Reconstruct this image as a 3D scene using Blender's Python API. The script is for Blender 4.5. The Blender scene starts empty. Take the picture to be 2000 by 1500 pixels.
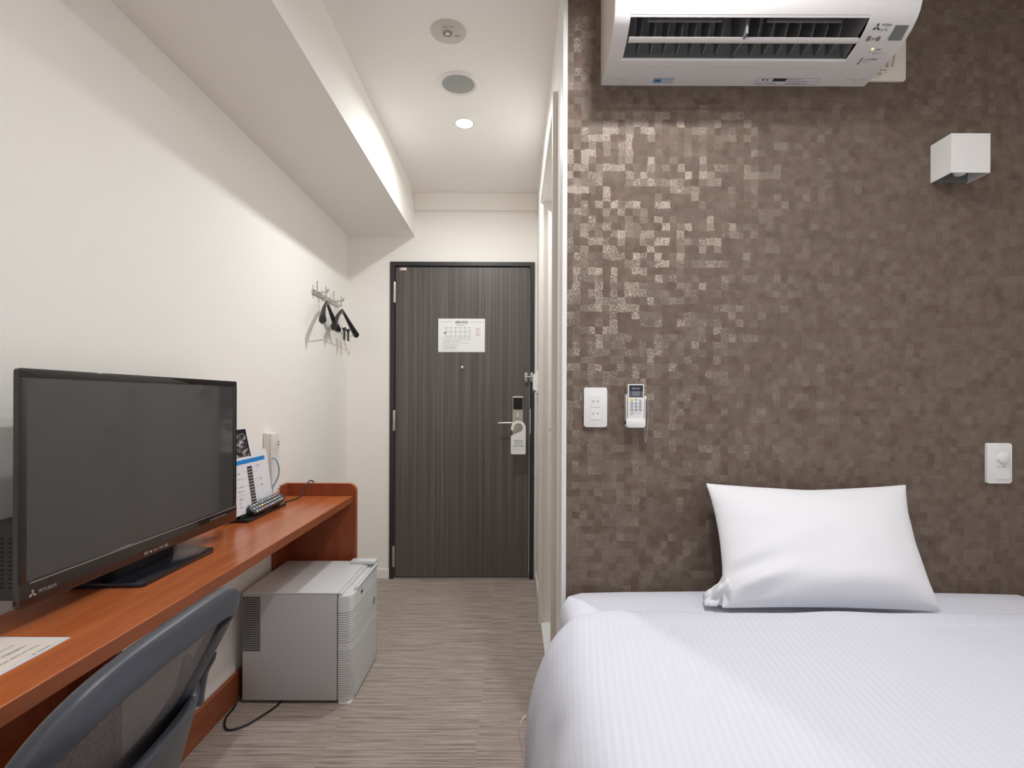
import bpy, bmesh, math, random
from mathutils import Vector, Matrix, noise

random.seed(7)
SC = bpy.context.scene
COL = SC.collection

# ------------------------------------------------------------------ camera, world, exposure
F_PX = 1040.0
CAM_Z = 1.15
cam_data = bpy.data.cameras.new('camera')
cam = bpy.data.objects.new('camera', cam_data)
COL.objects.link(cam)
cam.location = (0, 0, CAM_Z)
cam.rotation_euler = (math.radians(90), -math.radians(0.22), 0)
cam_data.sensor_width = 36
cam_data.lens = 36 * F_PX / 2000
cam_data.shift_x = -0.0015
cam_data.shift_y = 0.015
cam_data.clip_start = 0.01
SC.camera = cam

world = bpy.data.worlds.new('world')
SC.world = world
world.use_nodes = True
world.node_tree.nodes['Background'].inputs[0].default_value = (1, 1, 1, 1)
world.node_tree.nodes['Background'].inputs[1].default_value = 0.3

SC.view_settings.view_transform = 'Standard'
SC.view_settings.look = 'None'
SC.view_settings.gamma = 1
SC.view_settings.use_curve_mapping = False
SC.view_settings.exposure = 0.0
SC.cycles.max_bounces = 12
SC.cycles.diffuse_bounces = 8
SC.cycles.glossy_bounces = 4
SC.cycles.sample_clamp_indirect = 8

# lamps: (x, y, watts, colour, spread in degrees)
CORRIDOR_LAMP = (-0.238, 2.525, 11.3, (0.95, 0.98, 1.0), 168)
ROOM_LAMPS = [
    (0.33, 1.03, 11.0, (0.98, 0.98, 1.0), 160),
    (0.56, 0.84, 3.5, (0.98, 0.98, 1.0), 160),
    (1.15, 0.30, 2.2, (0.98, 0.98, 1.0), 165),
    (0.10, -0.55, 2.0, (0.98, 0.98, 1.0), 165),
]
# daylight through the window behind the camera
WIN = (-0.55, 1.25, 0.85, 2.10)          # x0, x1, z0, z1 of the opening in the front wall
sky = bpy.data.lights.new('daylight', 'AREA')
sky.shape = 'RECTANGLE'
sky.size, sky.size_y = WIN[1] - WIN[0], WIN[3] - WIN[2]
sky.energy = 8.0
sky.color = (0.86, 0.93, 1.0)
sky_o = bpy.data.objects.new('daylight', sky)
COL.objects.link(sky_o)
sky_o.location = ((WIN[0] + WIN[1]) / 2, -1.67, (WIN[2] + WIN[3]) / 2)
sky_o.rotation_euler = (math.radians(90), 0, 0)

# ------------------------------------------------------------------ helpers
ORG = {}            # world origin of each object


def tag(o, label=None, cat=None, group=None, kind=None):
    if label: o['label'] = label
    if cat: o['category'] = cat
    if group: o['group'] = group
    if kind: o['kind'] = kind
    return o


def thing(name, label, cat, loc, group=None, rz=0.0, kind=None):
    o = bpy.data.objects.new(name, None)
    o.empty_display_size = 0.05
    COL.objects.link(o)
    o.location = loc
    o.rotation_euler = (0, 0, rz)
    ORG[o.name] = Vector(loc)
    return tag(o, label, cat, group, kind)


def obj(name, bm, mat, parent=None, smooth=None, origin=None):
    """Link a bmesh (built in world coordinates) as one mesh object; smooth = crease angle in degrees."""
    me = bpy.data.meshes.new(name)
    o = bpy.data.objects.new(name, me)
    org = ORG[parent.name] if parent is not None else Vector(origin or (0, 0, 0))
    bmesh.ops.translate(bm, verts=bm.verts, vec=-org)
    bmesh.ops.recalc_face_normals(bm, faces=bm.faces)
    bm.to_mesh(me)
    bm.free()
    mats = mat if isinstance(mat, (list, tuple)) else [mat]
    for m in mats:
        me.materials.append(m)
    if smooth is not None:
        for p in me.polygons:
            p.use_smooth = True
        if smooth < 179:
            me.set_sharp_from_angle(angle=math.radians(smooth))
    COL.objects.link(o)
    if parent is not None:
        o.parent = parent
    else:
        o.location = org
    ORG[o.name] = org
    return o


def struct(name, bm, mat, parent=None, smooth=None):
    o = obj(name, bm, mat, parent, smooth)
    if parent is None:
        o['kind'] = 'structure'
    return o


def B():
    return bmesh.new()


def box(bm, x0, x1, y0, y1, z0, z1, bevel=0.0, seg=2, mi=0):
    vs = [bm.verts.new((x, y, z)) for x in (x0, x1) for y in (y0, y1) for z in (z0, z1)]
    fs = [(0, 1, 3, 2), (4, 6, 7, 5), (0, 4, 5, 1), (2, 3, 7, 6), (0, 2, 6, 4), (1, 5, 7, 3)]
    faces = [bm.faces.new([vs[i] for i in f]) for f in fs]
    for f in faces:
        f.material_index = mi
    if bevel > 0:
        es = list({e for f in faces for e in f.edges})
        r = bmesh.ops.bevel(bm, geom=es, offset=bevel, segments=seg, profile=0.5, affect='EDGES')
        for f in r['faces']:
            f.material_index = mi
    return bm


def prism(bm, pts, axis, a, b, mi=0, bevel=0.0, seg=2):
    """Extrude a 2D outline along an axis: axis 'x' -> pts are (y,z); 'y' -> (x,z); 'z' -> (x,y)."""
    def P(p, t):
        return {'x': (t, p[0], p[1]), 'y': (p[0], t, p[1]), 'z': (p[0], p[1], t)}[axis]
    va = [bm.verts.new(P(p, a)) for p in pts]
    vb = [bm.verts.new(P(p, b)) for p in pts]
    n = len(pts)
    fs = [bm.faces.new(va), bm.faces.new(list(reversed(vb)))]
    for i in range(n):
        fs.append(bm.faces.new([va[i], va[(i + 1) % n], vb[(i + 1) % n], vb[i]]))
    for f in fs:
        f.material_index = mi
    if bevel > 0:
        es = list(fs[0].edges) + list(fs[1].edges)
        bmesh.ops.bevel(bm, geom=es, offset=bevel, segments=seg, profile=0.5, affect='EDGES')
    return bm


def rrect(x0, x1, y0, y1, r, n=5):
    pts = []
    for cx, cy, a0 in ((x1 - r, y1 - r, 0), (x0 + r, y1 - r, 90), (x0 + r, y0 + r, 180), (x1 - r, y0 + r, 270)):
        for k in range(n + 1):
            a = math.radians(a0 + 90 * k / n)
            pts.append((cx + r * math.cos(a), cy + r * math.sin(a)))
    return pts


def tube(bm, pts, r, n=8, closed=False, caps=True, mi=0):
    """Round tube through points; r is one radius or a list."""
    P = [Vector(p) for p in pts]
    m = len(P)
    R = r if isinstance(r, (list, tuple)) else [r] * m
    rings = []
    prev = None
    for i in range(m):
        if closed:
            t = (P[(i + 1) % m] - P[i - 1]).normalized()
        else:
            t = (P[min(i + 1, m - 1)] - P[max(i - 1, 0)]).normalized()
        if prev is None:
            up = Vector((0, 0, 1)) if abs(t.z) < 0.9 else Vector((1, 0, 0))
            u = t.cross(up).normalized()
        else:
            u = (prev - t * prev.dot(t)).normalized()
        prev = u
        v = t.cross(u).normalized()
        rings.append([bm.verts.new(P[i] + (u * math.cos(2 * math.pi * k / n) + v * math.sin(2 * math.pi * k / n)) * R[i]) for k in range(n)])
    rng = range(m) if closed else range(m - 1)
    for i in rng:
        a, b = rings[i], rings[(i + 1) % m]
        for k in range(n):
            f = bm.faces.new([a[k], a[(k + 1) % n], b[(k + 1) % n], b[k]])
            f.material_index = mi
    if caps and not closed:
        bm.faces.new(rings[0]).material_index = mi
        bm.faces.new(list(reversed(rings[-1]))).material_index = mi
    return bm


def sweep(bm, pts, section, frames, closed=False):
    """Sweep a 2D section [(a,b)] along pts; frames[i] = (A, B) unit vectors."""
    rings = []
    for p, (A, Bv) in zip(pts, frames):
        rings.append([bm.verts.new(Vector(p) + A * a + Bv * b) for a, b in section])
    m, n = len(rings), len(section)
    for i in (range(m) if closed else range(m - 1)):
        a, b = rings[i], rings[(i + 1) % m]
        for k in range(n):
            bm.faces.new([a[k], a[(k + 1) % n], b[(k + 1) % n], b[k]])
    if not closed:
        bm.faces.new(rings[0])
        bm.faces.new(list(reversed(rings[-1])))
    return bm


def lathe(bm, prof, c, axis='z', n=40, mi=0):
    """Revolve (r, h) profile about an axis through c."""
    c = Vector(c)
    rings = []
    for r, h in prof:
        ring = []
        for k in range(n):
            a = 2 * math.pi * k / n
            ca, sa = r * math.cos(a), r * math.sin(a)
            d = {'z': (ca, sa, h), 'y': (ca, h, sa), 'x': (h, ca, sa)}[axis]
            ring.append(bm.verts.new(c + Vector(d)))
        rings.append(ring)
    for i in range(len(rings) - 1):
        for k in range(n):
            f = bm.faces.new([rings[i][k], rings[i][(k + 1) % n], rings[i + 1][(k + 1) % n], rings[i + 1][k]])
            f.material_index = mi
    for ring in (rings[0], rings[-1]):
        try:
            bm.faces.new(ring).material_index = mi
        except ValueError:
            pass
    return bm


def grid_surf(bm, fn, nu, nv, close_u=False):
    vs = [[bm.verts.new(fn(i / nu, j / nv)) for j in range(nv + 1)] for i in range(nu + (0 if close_u else 1))]
    for i in range(nu):
        a = vs[i]
        b = vs[(i + 1) % len(vs)]
        for j in range(nv):
            bm.faces.new([a[j], b[j], b[j + 1], a[j + 1]])
    return vs


def smooth_path(pts, k=6, closed=False):
    P = [Vector(p) for p in pts]
    out = []
    m = len(P)
    for i in (range(m) if closed else range(m - 1)):
        p0 = P[i - 1] if (closed or i > 0) else P[i]
        p1, p2 = P[i], P[(i + 1) % m]
        p3 = P[(i + 2) % m] if (closed or i + 2 < m) else p2
        for s in range(k):
            t = s / k
            out.append(0.5 * ((2 * p1) + (p2 - p0) * t + (2 * p0 - 5 * p1 + 4 * p2 - p3) * t * t + (3 * p1 - p0 - 3 * p2 + p3) * t ** 3))
    if not closed:
        out.append(P[-1])
    return out


def lettering(name, items, mat, parent, right, up, depth=0.0003):
    """Real lettering as one flat mesh part. items: (text, position, size[, x stretch]); position = left baseline."""
    right, up = Vector(right).normalized(), Vector(up).normalized()
    n = right.cross(up).normalized()
    up = n.cross(right).normalized()
    bm = B()
    for it in items:
        text, pos, size = it[:3]
        sx = it[3] if len(it) > 3 else 1.0
        cu = bpy.data.curves.new('txt', 'FONT')
        cu.body = text
        cu.size = size
        cu.extrude = 0
        cu.resolution_u = 2
        to = bpy.data.objects.new('txt', cu)
        COL.objects.link(to)
        dg = bpy.context.evaluated_depsgraph_get()
        me = bpy.data.meshes.new_from_object(to.evaluated_get(dg))
        pos = Vector(pos)
        base = len(bm.verts)
        bm.verts.ensure_lookup_table()
        nv = [bm.verts.new(pos + right * (v.co.x * sx) + up * v.co.y + n * depth) for v in me.vertices]
        for p in me.polygons:
            try:
                bm.faces.new([nv[i] for i in p.vertices])
            except ValueError:
                pass
        bpy.data.objects.remove(to)
        bpy.data.curves.remove(cu)
        bpy.data.meshes.remove(me)
    return obj(name, bm, mat, parent)


def flat_poly(bm, pts, mi=0):
    f = bm.faces.new([bm.verts.new(p) for p in pts])
    f.material_index = mi
    return bm


def patch(bm, o, R, U, x0, x1, y0, y1, d=0.0002, mi=0):
    """Rectangle on the plane o + R x + U y, lifted by d along the normal."""
    o, R, U = Vector(o), Vector(R), Vector(U)
    n = R.cross(U).normalized() * d
    flat_poly(bm, [o + R * x + U * y + n for x, y in ((x0, y0), (x1, y0), (x1, y1), (x0, y1))], mi)


def three_diamonds(bm, c, R, U, s):
    """Emblem of three diamonds meeting at a point."""
    c, R, U = Vector(c), Vector(R), Vector(U)
    for a in (90, 210, 330):
        d = lambda ang, l: c + R * (l * math.cos(math.radians(ang))) + U * (l * math.sin(math.radians(ang)))
        flat_poly(bm, [c, d(a - 30, s), d(a, s * 1.732), d(a + 30, s)])


# ------------------------------------------------------------------ materials
MATS = {}


def pm(name, col, rough=0.5, metal=0.0, spec=0.5, emit=None, estr=0.0, bump=None, coat=0.0):
    m = bpy.data.materials.new(name)
    m.use_nodes = True
    nt = m.node_tree
    b = nt.nodes['Principled BSDF']
    b.inputs['Base Color'].default_value = (*col, 1)
    b.inputs['Roughness'].default_value = rough
    b.inputs['Metallic'].default_value = metal
    b.inputs['Specular IOR Level'].default_value = spec
    b.inputs['Coat Weight'].default_value = coat
    if emit:
        b.inputs['Emission Color'].default_value = (*emit, 1)
        b.inputs['Emission Strength'].default_value = estr
    if bump:
        sc, st = bump
        tc = nt.nodes.new('ShaderNodeTexCoord')
        nz = nt.nodes.new('ShaderNodeTexNoise')
        nz.inputs['Scale'].default_value = sc
        nz.inputs['Detail'].default_value = 3
        bp = nt.nodes.new('ShaderNodeBump')
        bp.inputs['Strength'].default_value = st
        bp.inputs['Distance'].default_value = 0.002
        nt.links.new(tc.outputs['Object'], nz.inputs['Vector'])
        nt.links.new(nz.outputs['Fac'], bp.inputs['Height'])
        nt.links.new(bp.outputs['Normal'], b.inputs['Normal'])
    MATS[name] = m
    return m


class NT:
    def __init__(self, m):
        self.m = m
        self.nt = m.node_tree
        self.b = self.nt.nodes['Principled BSDF']

    def n(self, t, **kw):
        nd = self.nt.nodes.new(t)
        for k, v in kw.items():
            setattr(nd, k, v)
        return nd

    def l(self, a, b):
        self.nt.links.new(a, b)

    def val(self, sock, v):
        if isinstance(v, (int, float)):
            sock.default_value = v
        else:
            self.l(v, sock)

    def math(self, op, a, b=None, c=None, clamp=False):
        nd = self.n('ShaderNodeMath', operation=op, use_clamp=clamp)
        self.val(nd.inputs[0], a)
        if b is not None: self.val(nd.inputs[1], b)
        if c is not None: self.val(nd.inputs[2], c)
        return nd.outputs[0]

    def xyz(self):
        tc = self.n('ShaderNodeTexCoord')
        s = self.n('ShaderNodeSeparateXYZ')
        self.l(tc.outputs['Object'], s.inputs[0])
        return s.outputs[0], s.outputs[1], s.outputs[2], tc.outputs['Object']

    def comb(self, x, y, z):
        c = self.n('ShaderNodeCombineXYZ')
        for i, v in enumerate((x, y, z)):
            self.val(c.inputs[i], v)
        return c.outputs[0]

    def noise(self, vec, scale, detail=2, rough=0.5):
        nd = self.n('ShaderNodeTexNoise')
        self.l(vec, nd.inputs['Vector'])
        nd.inputs['Scale'].default_value = scale
        nd.inputs['Detail'].default_value = detail
        nd.inputs['Roughness'].default_value = rough
        return nd.outputs['Fac']

    def white(self, vec):
        nd = self.n('ShaderNodeTexWhiteNoise')
        self.l(vec, nd.inputs['Vector'])
        return nd.outputs['Value']

    def ramp(self, fac, stops):
        r = self.n('ShaderNodeValToRGB')
        el = r.color_ramp.elements
        while len(el) < len(stops):
            el.new(0.5)
        for e, (p, c) in zip(el, stops):
            e.position = p
            e.color = (*c, 1)
        self.l(fac, r.inputs[0])
        return r.outputs[0]

    def mix(self, fac, a, b, mode='MIX'):
        nd = self.n('ShaderNodeMix', data_type='RGBA', blend_type=mode)
        self.val(nd.inputs[0], fac)
        for s, v in ((nd.inputs[6], a), (nd.inputs[7], b)):
            if isinstance(v, tuple):
                s.default_value = (*v, 1)
            else:
                self.l(v, s)
        return nd.outputs[2]

    def bump(self, h, strength, dist=0.002):
        bp = self.n('ShaderNodeBump')
        bp.inputs['Strength'].default_value = strength
        bp.inputs['Distance'].default_value = dist
        self.l(h, bp.inputs['Height'])
        self.l(bp.outputs[0], self.b.inputs['Normal'])


M_wall = pm('painted_wall', (0.89, 0.86, 0.815), 0.75, spec=0.25, bump=(220, 0.25))
M_ceil = pm('ceiling_paint', (0.89, 0.865, 0.83), 0.8, spec=0.2, bump=(260, 0.15))
M_trim = pm('white_trim', (0.84, 0.83, 0.81), 0.45)
M_casing = pm('cream_casing', (0.80, 0.76, 0.69), 0.5)
M_bathdoor = pm('pale_door_panel', (0.78, 0.77, 0.73), 0.45)
M_threshold = pm('white_threshold', (0.85, 0.86, 0.86), 0.3)
M_plastic = pm('white_plastic', (0.82, 0.81, 0.79), 0.35)
M_acwhite = pm('glossy_white_plastic', (0.80, 0.785, 0.765), 0.28)
M_acside = pm('cream_plastic', (0.76, 0.70, 0.62), 0.4)
M_black = pm('black_plastic', (0.012, 0.012, 0.013), 0.35)
M_gloss_black = pm('piano_black', (0.012, 0.010, 0.010), 0.06, coat=0.5)
M_bezel_brown = pm('dark_brown_bezel', (0.022, 0.012, 0.010), 0.10, coat=0.5)
M_dark = pm('dark_cavity', (0.20, 0.20, 0.21), 0.5)
M_cavity_light = pm('grey_air_duct', (0.36, 0.36, 0.365), 0.45)
M_hole = pm('hole_black', (0.004, 0.004, 0.004), 0.7)
M_frame = pm('door_frame_charcoal', (0.028, 0.026, 0.027), 0.4)
M_steel = pm('brushed_steel', (0.62, 0.60, 0.58), 0.28, metal=1.0)
M_satin = pm('satin_nickel', (0.55, 0.49, 0.42), 0.38, metal=0.9)
M_silver = pm('silver_paint', (0.55, 0.55, 0.56), 0.3, metal=0.6)
M_paper = pm('white_paper', (0.85, 0.85, 0.85), 0.5)
M_paper_gloss = pm('glossy_paper', (0.80, 0.81, 0.86), 0.25)
M_cream_paper = pm('cream_paper', (0.84, 0.77, 0.68), 0.4)
M_ink = pm('ink_black', (0.03, 0.03, 0.03), 0.6)
M_ink_grey = pm('ink_grey', (0.25, 0.25, 0.26), 0.6)
M_ink_light = pm('ink_light_grey', (0.48, 0.48, 0.48), 0.6)
M_ink_red = pm('ink_red', (0.75, 0.22, 0.22), 0.6)
M_ink_pink = pm('ink_pink', (0.75, 0.42, 0.42), 0.6)
M_ink_blue = pm('ink_blue', (0.01, 0.22, 0.62), 0.5)
M_ink_white = pm('print_white', (0.7, 0.7, 0.7), 0.5)
M_sticker_blue = pm('sticker_blue', (0.48, 0.56, 0.68), 0.4)
M_navy = pm('navy_panel', (0.015, 0.018, 0.03), 0.25)
M_lcd = pm('lcd_grey', (0.16, 0.19, 0.22), 0.25)
M_key = pm('key_grey', (0.36, 0.36, 0.40), 0.5)
M_key_yellow = pm('key_yellow', (0.80, 0.62, 0.16), 0.5)
M_sensor = pm('sensor_grey', (0.18, 0.19, 0.18), 0.3)
M_speaker = pm('grille_grey', (0.36, 0.37, 0.36), 0.6, bump=(900, 0.4))
M_disc = pm('beige_disc', (0.62, 0.58, 0.52), 0.5)
M_fridge = pm('fridge_grey_white', (0.66, 0.67, 0.67), 0.38)
M_fridge_side = pm('fridge_steel_coat', (0.52, 0.52, 0.525), 0.5, bump=(500, 0.1))
M_chair = pm('chair_plastic', (0.055, 0.060, 0.074), 0.38, bump=(900, 0.12))
M_fabric_black = pm('black_fabric', (0.02, 0.02, 0.023), 0.9, bump=(700, 0.4))
M_string = pm('string', (0.75, 0.66, 0.52), 0.9)
M_bluecord = pm('blue_cord', (0.25, 0.42, 0.52), 0.5)
M_emit = pm('lamp_glow', (1, 1, 1), 0.5, emit=(1, 0.98, 0.95), estr=30.0)
M_led = pm('green_led', (0.5, 0.7, 0.2), 0.4, emit=(0.75, 1.0, 0.3), estr=1.6)
M_reflector = pm('lamp_reflector', (0.85, 0.85, 0.85), 0.25)

# cloth: plain sheet, pillow
M_sheet = pm('white_sheet', (0.74, 0.76, 0.83), 0.85, spec=0.2, bump=(60, 0.15))
M_pillow = pm('pillow_cotton', (0.82, 0.825, 0.855), 0.85, spec=0.2, bump=(25, 0.10))

# duvet with satin stripes
M_duvet = pm('striped_duvet', (0.83, 0.84, 0.89), 0.7, spec=0.3)
t = NT(M_duvet)
x, y, z, v = t.xyz()
wob = t.noise(v, 2.5, 1)
uvm = t.n('ShaderNodeUVMap')
su = t.n('ShaderNodeSeparateXYZ')
t.l(uvm.outputs[0], su.inputs[0])
u = t.math('ADD', su.outputs[0], t.math('MULTIPLY', su.outputs[1], -0.12))
u = t.math('ADD', u, t.math('MULTIPLY', wob, 0.02))
s = t.math('SINE', t.math('MULTIPLY', u, 2 * math.pi / 0.0145))
s = t.math('MULTIPLY_ADD', s, 1.6, 0.5, clamp=True)
t.l(t.mix(s, (0.67, 0.685, 0.755), (0.705, 0.72, 0.795)), t.b.inputs['Base Color'])
t.val(t.b.inputs['Roughness'], t.math('MULTIPLY_ADD', s, -0.3, 0.75))
t.bump(t.noise(v, 9.0, 3), 0.25, 0.01)


def wood(name, a, b, rough, axis='y', coat=0.0):
    m = pm(name, a, rough, coat=coat)
    t = NT(m)
    x, y, z, v = t.xyz()
    mp = t.n('ShaderNodeMapping')
    t.l(v, mp.inputs[0])
    mp.inputs['Scale'].default_value = {'y': (14, 1.1, 14), 'z': (14, 14, 1.1)}[axis]
    n1 = t.noise(mp.outputs[0], 2.2, 5, 0.6)
    n2 = t.noise(mp.outputs[0], 14, 3, 0.5)
    f = t.math('ADD', t.math('MULTIPLY', n1, 0.75), t.math('MULTIPLY', n2, 0.25))
    mid = tuple((p + q) / 2 for p, q in zip(a, b))
    t.l(t.ramp(f, [(0.3, a), (0.5, mid), (0.7, b)]), t.b.inputs['Base Color'])
    return m


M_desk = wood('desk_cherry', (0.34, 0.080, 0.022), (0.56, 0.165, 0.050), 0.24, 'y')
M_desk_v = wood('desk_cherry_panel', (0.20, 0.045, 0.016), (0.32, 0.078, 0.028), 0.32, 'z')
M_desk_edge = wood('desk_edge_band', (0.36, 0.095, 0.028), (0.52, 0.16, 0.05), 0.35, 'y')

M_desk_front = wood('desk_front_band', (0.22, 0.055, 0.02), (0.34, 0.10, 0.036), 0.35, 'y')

# dark striped entrance door
M_door = pm('dark_striped_laminate', (0.1, 0.09, 0.08), 0.38)
t = NT(M_door)
x, y, z, v = t.xyz()
f1 = t.noise(t.comb(t.math('MULTIPLY', x, 75), 0.0, t.math('MULTIPLY', z, 0.35)), 1.0, 4, 0.75)
f2 = t.noise(t.comb(t.math('MULTIPLY', x, 330), 3.0, t.math('MULTIPLY', z, 1.4)), 1.0, 2, 0.6)
f = t.math('ADD', t.math('MULTIPLY', f1, 0.6), t.math('MULTIPLY', f2, 0.4))
t.l(t.ramp(f, [(0.33, (0.062, 0.052, 0.048)), (0.5, (0.105, 0.090, 0.082)), (0.68, (0.205, 0.182, 0.165))]), t.b.inputs['Base Color'])

# carpet tiles with fine horizontal ribs
M_carpet = pm('ribbed_carpet_tiles', (0.3, 0.25, 0.22), 0.95, spec=0.1)
t = NT(M_carpet)
x, y, z, v = t.xyz()
tx = t.math('FLOOR', t.math('DIVIDE', t.math('ADD', x, 0.117), 0.5))
ty = t.math('FLOOR', t.math('DIVIDE', t.math('ADD', y, 0.12), 0.5))
off = t.math('MULTIPLY', t.white(t.comb(tx, ty, 0.0)), 40.0)
n1 = t.noise(t.comb(t.math('MULTIPLY', x, 3.0), t.math('ADD', t.math('MULTIPLY', y, 120), off), 0.0), 1.0, 2, 0.6)
n2 = t.noise(t.comb(t.math('MULTIPLY', x, 10.0), t.math('ADD', t.math('MULTIPLY', y, 300), off), 5.0), 1.0, 2, 0.5)
n3 = t.noise(v, 420, 2, 0.7)
f = t.math('ADD', t.math('ADD', t.math('MULTIPLY', n1, 0.45), t.math('MULTIPLY', n2, 0.33)), t.math('MULTIPLY', n3, 0.22))
c = t.ramp(f, [(0.32, (0.11, 0.086, 0.073)), (0.42, (0.26, 0.212, 0.182)), (0.53, (0.42, 0.352, 0.31)), (0.68, (0.56, 0.485, 0.435))])
t.l(c, t.b.inputs['Base Color'])
t.bump(f, 0.6, 0.004)

# brown wallpaper: matt clouded ground with small woven satin squares, each catching the light at its own tilt
M_paperwall = pm('brown_mosaic_wallpaper', (0.14, 0.1, 0.085), 0.75, spec=0.2)
t = NT(M_paperwall)
x, y, z, v = t.xyz()
wx = t.math('MULTIPLY', t.math('SUBTRACT', t.noise(v, 30, 1), 0.5), 0.012)
wz = t.math('MULTIPLY', t.math('SUBTRACT', t.noise(t.comb(z, x, 4.0), 30, 1), 0.5), 0.012)
C = 0.0225
cx = t.math('FLOOR', t.math('DIVIDE', t.math('ADD', x, wx), C))
cz = t.math('FLOOR', t.math('DIVIDE', t.math('ADD', z, wz), C))
h1 = t.white(t.comb(cx, cz, 1.0))
h2 = t.white(t.comb(cx, cz, 9.0))
h3 = t.white(t.comb(cx, cz, 17.0))
weave = t.noise(v, 420, 2, 0.6)
cloud = t.noise(v, 24, 4, 0.62)
tile = t.math('GREATER_THAN', h1, 0.38)
ground = t.ramp(cloud, [(0.30, (0.122, 0.083, 0.063)), (0.5, (0.160, 0.115, 0.090)), (0.72, (0.205, 0.150, 0.121))])
under_tile = t.mix(1.0, ground, (0.60, 0.60, 0.60), 'MULTIPLY')
t.l(t.mix(tile, ground, under_tile), t.b.inputs['Base Color'])
t.bump(weave, 0.2, 0.0015)
nrm_ = t.n('ShaderNodeVectorMath', operation='NORMALIZE')
tx_ = t.math('MULTIPLY', t.math('SUBTRACT', h2, 0.44), 0.65)
wv = t.math('MULTIPLY', t.math('SUBTRACT', weave, 0.5), 2.6)
tz_ = t.math('ADD', t.math('MULTIPLY', t.math('SUBTRACT', h3, 0.20), 0.34), wv)
t.l(t.comb(tx_, -1.0, tz_), nrm_.inputs[0])
gl = t.n('ShaderNodeBsdfGlossy')
gl.inputs['Roughness'].default_value = 0.50
t.l(nrm_.outputs[0], gl.inputs['Normal'])
gc = t.mix(t.math('MULTIPLY', tile, 0.85), (0.0, 0.0, 0.0), (0.125, 0.107, 0.087))
t.l(gc, gl.inputs['Color'])
ad = t.n('ShaderNodeAddShader')
t.l(t.b.outputs[0], ad.inputs[0]); t.l(gl.outputs[0], ad.inputs[1])
out_ = [n for n in t.nt.nodes if n.type == 'OUTPUT_MATERIAL'][0]
t.l(ad.outputs[0], out_.inputs['Surface'])

# TV screen: dark satin glass
M_screen = pm('tv_screen', (0.062, 0.060, 0.058), 0.07, spec=0.75)

# chair mesh: woven with small open holes
M_mesh = pm('woven_mesh', (0.035, 0.033, 0.034), 0.6)
t = NT(M_mesh)
uvn = t.n('ShaderNodeUVMap')
sp = t.n('ShaderNodeSeparateXYZ')
t.l(uvn.outputs[0], sp.inputs[0])
a = t.math('SINE', t.math('MULTIPLY', sp.outputs[0], 2 * math.pi * 150))
b_ = t.math('SINE', t.math('MULTIPLY', sp.outputs[1], 2 * math.pi * 80))
ha = t.math('GREATER_THAN', a, -0.35)
hb = t.math('GREATER_THAN', b_, 0.15)
dash = t.math('MULTIPLY', ha, hb)
gap = t.math('LESS_THAN', b_, -0.45)
t.l(t.mix(dash, (0.012, 0.011, 0.012), (0.50, 0.47, 0.46)), t.b.inputs['Base Color'])
t.val(t.b.inputs['Alpha'], t.math('SUBTRACT', 1.0, t.math('MULTIPLY', gap, 0.3)))

# fridge door: fine horizontal ribs
M_ribs = pm('ribbed_door', (0.67, 0.68, 0.68), 0.42)
t = NT(M_ribs)
x, y, z, v = t.xyz()
r = t.math('ABSOLUTE', t.math('SINE', t.math('MULTIPLY', z, math.pi / 0.0085)))
sm = t.math('MULTIPLY', t.math('LESS_THAN', z, 0.345), t.math('SUBTRACT', 1.0, t.math('MULTIPLY', t.math('GREATER_THAN', z, 0.205), t.math('LESS_THAN', z, 0.23))))
t.bump(t.math('MULTIPLY', r, sm), 0.9, 0.003)

# ------------------------------------------------------------------ room shell
XL, XC, YB, YH, XR, YF = -1.06, 0.148, 3.41, 1.62, 1.74, -1.55
HC = 2.46
XBEAM, ZBEAM = -0.635, 2.19

struct('floor', box(B(), XL, XR, YF, YB, -0.08, 0.0), M_carpet)
struct('ceiling', box(B(), XL - 0.1, XR + 0.1, YF - 0.1, YB + 0.1, HC, HC + 0.08), M_ceil)
struct('ceiling_beam', box(B(), XL, XBEAM, YF, YB, ZBEAM, HC), M_wall)
struct('wall_left', box(B(), XL - 0.1, XL, YF - 0.1, YB + 0.1, -0.08, HC), M_wall)
# door wall with its opening
DX0, DX1, DZ = -0.787, 0.128, 2.025
bm = B()
box(bm, XL, DX0, YB, YB + 0.1, -0.08, HC)
box(bm, DX1, XC + 0.14, YB, YB + 0.1, -0.08, HC)
box(bm, DX0, DX1, YB, YB + 0.1, DZ, HC)
struct('wall_back', bm, M_wall)
struct('trim_1', box(B(), XBEAM, XC, YB - 0.035, YB, 2.352, HC, 0.004), M_wall)
# corridor partition with the bathroom doorway
OY0, OY1, OZ = 1.845, 2.72, 2.165
bm = B()
box(bm, XC, XC + 0.14, YH + 0.08, OY0, -0.08, HC)
box(bm, XC, XC + 0.14, OY1, YB, -0.08, HC)
box(bm, XC, XC + 0.14, OY0, OY1, OZ, HC)
struct('wall_right', bm, M_wall)
# headboard wall
struct('wall_middle', box(B(), XC + 0.012, XR, YH, YH + 0.08, -0.08, HC), M_paperwall)
struct('trim_2', box(B(), XC - 0.002, XC + 0.013, YH - 0.004, YH + 0.08, 0.0, HC, 0.002), M_trim)
struct('wall_side', box(B(), XR, XR + 0.1, YF - 0.1, YH + 0.08, -0.08, HC), M_wall)
bm = B()
box(bm, XL, WIN[0], YF - 0.1, YF, -0.08, HC)
box(bm, WIN[1], XR, YF - 0.1, YF, -0.08, HC)
box(bm, WIN[0], WIN[1], YF - 0.1, YF, -0.08, WIN[2])
box(bm, WIN[0], WIN[1], YF - 0.1, YF, WIN[3], HC)
struct('wall_front', bm, M_wall)
wn = thing('window_1', 'wide window with white frame in the wall facing the entrance door', 'window', ((WIN[0] + WIN[1]) / 2, YF - 0.05, WIN[2]), kind='structure')
bm = B()
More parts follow.
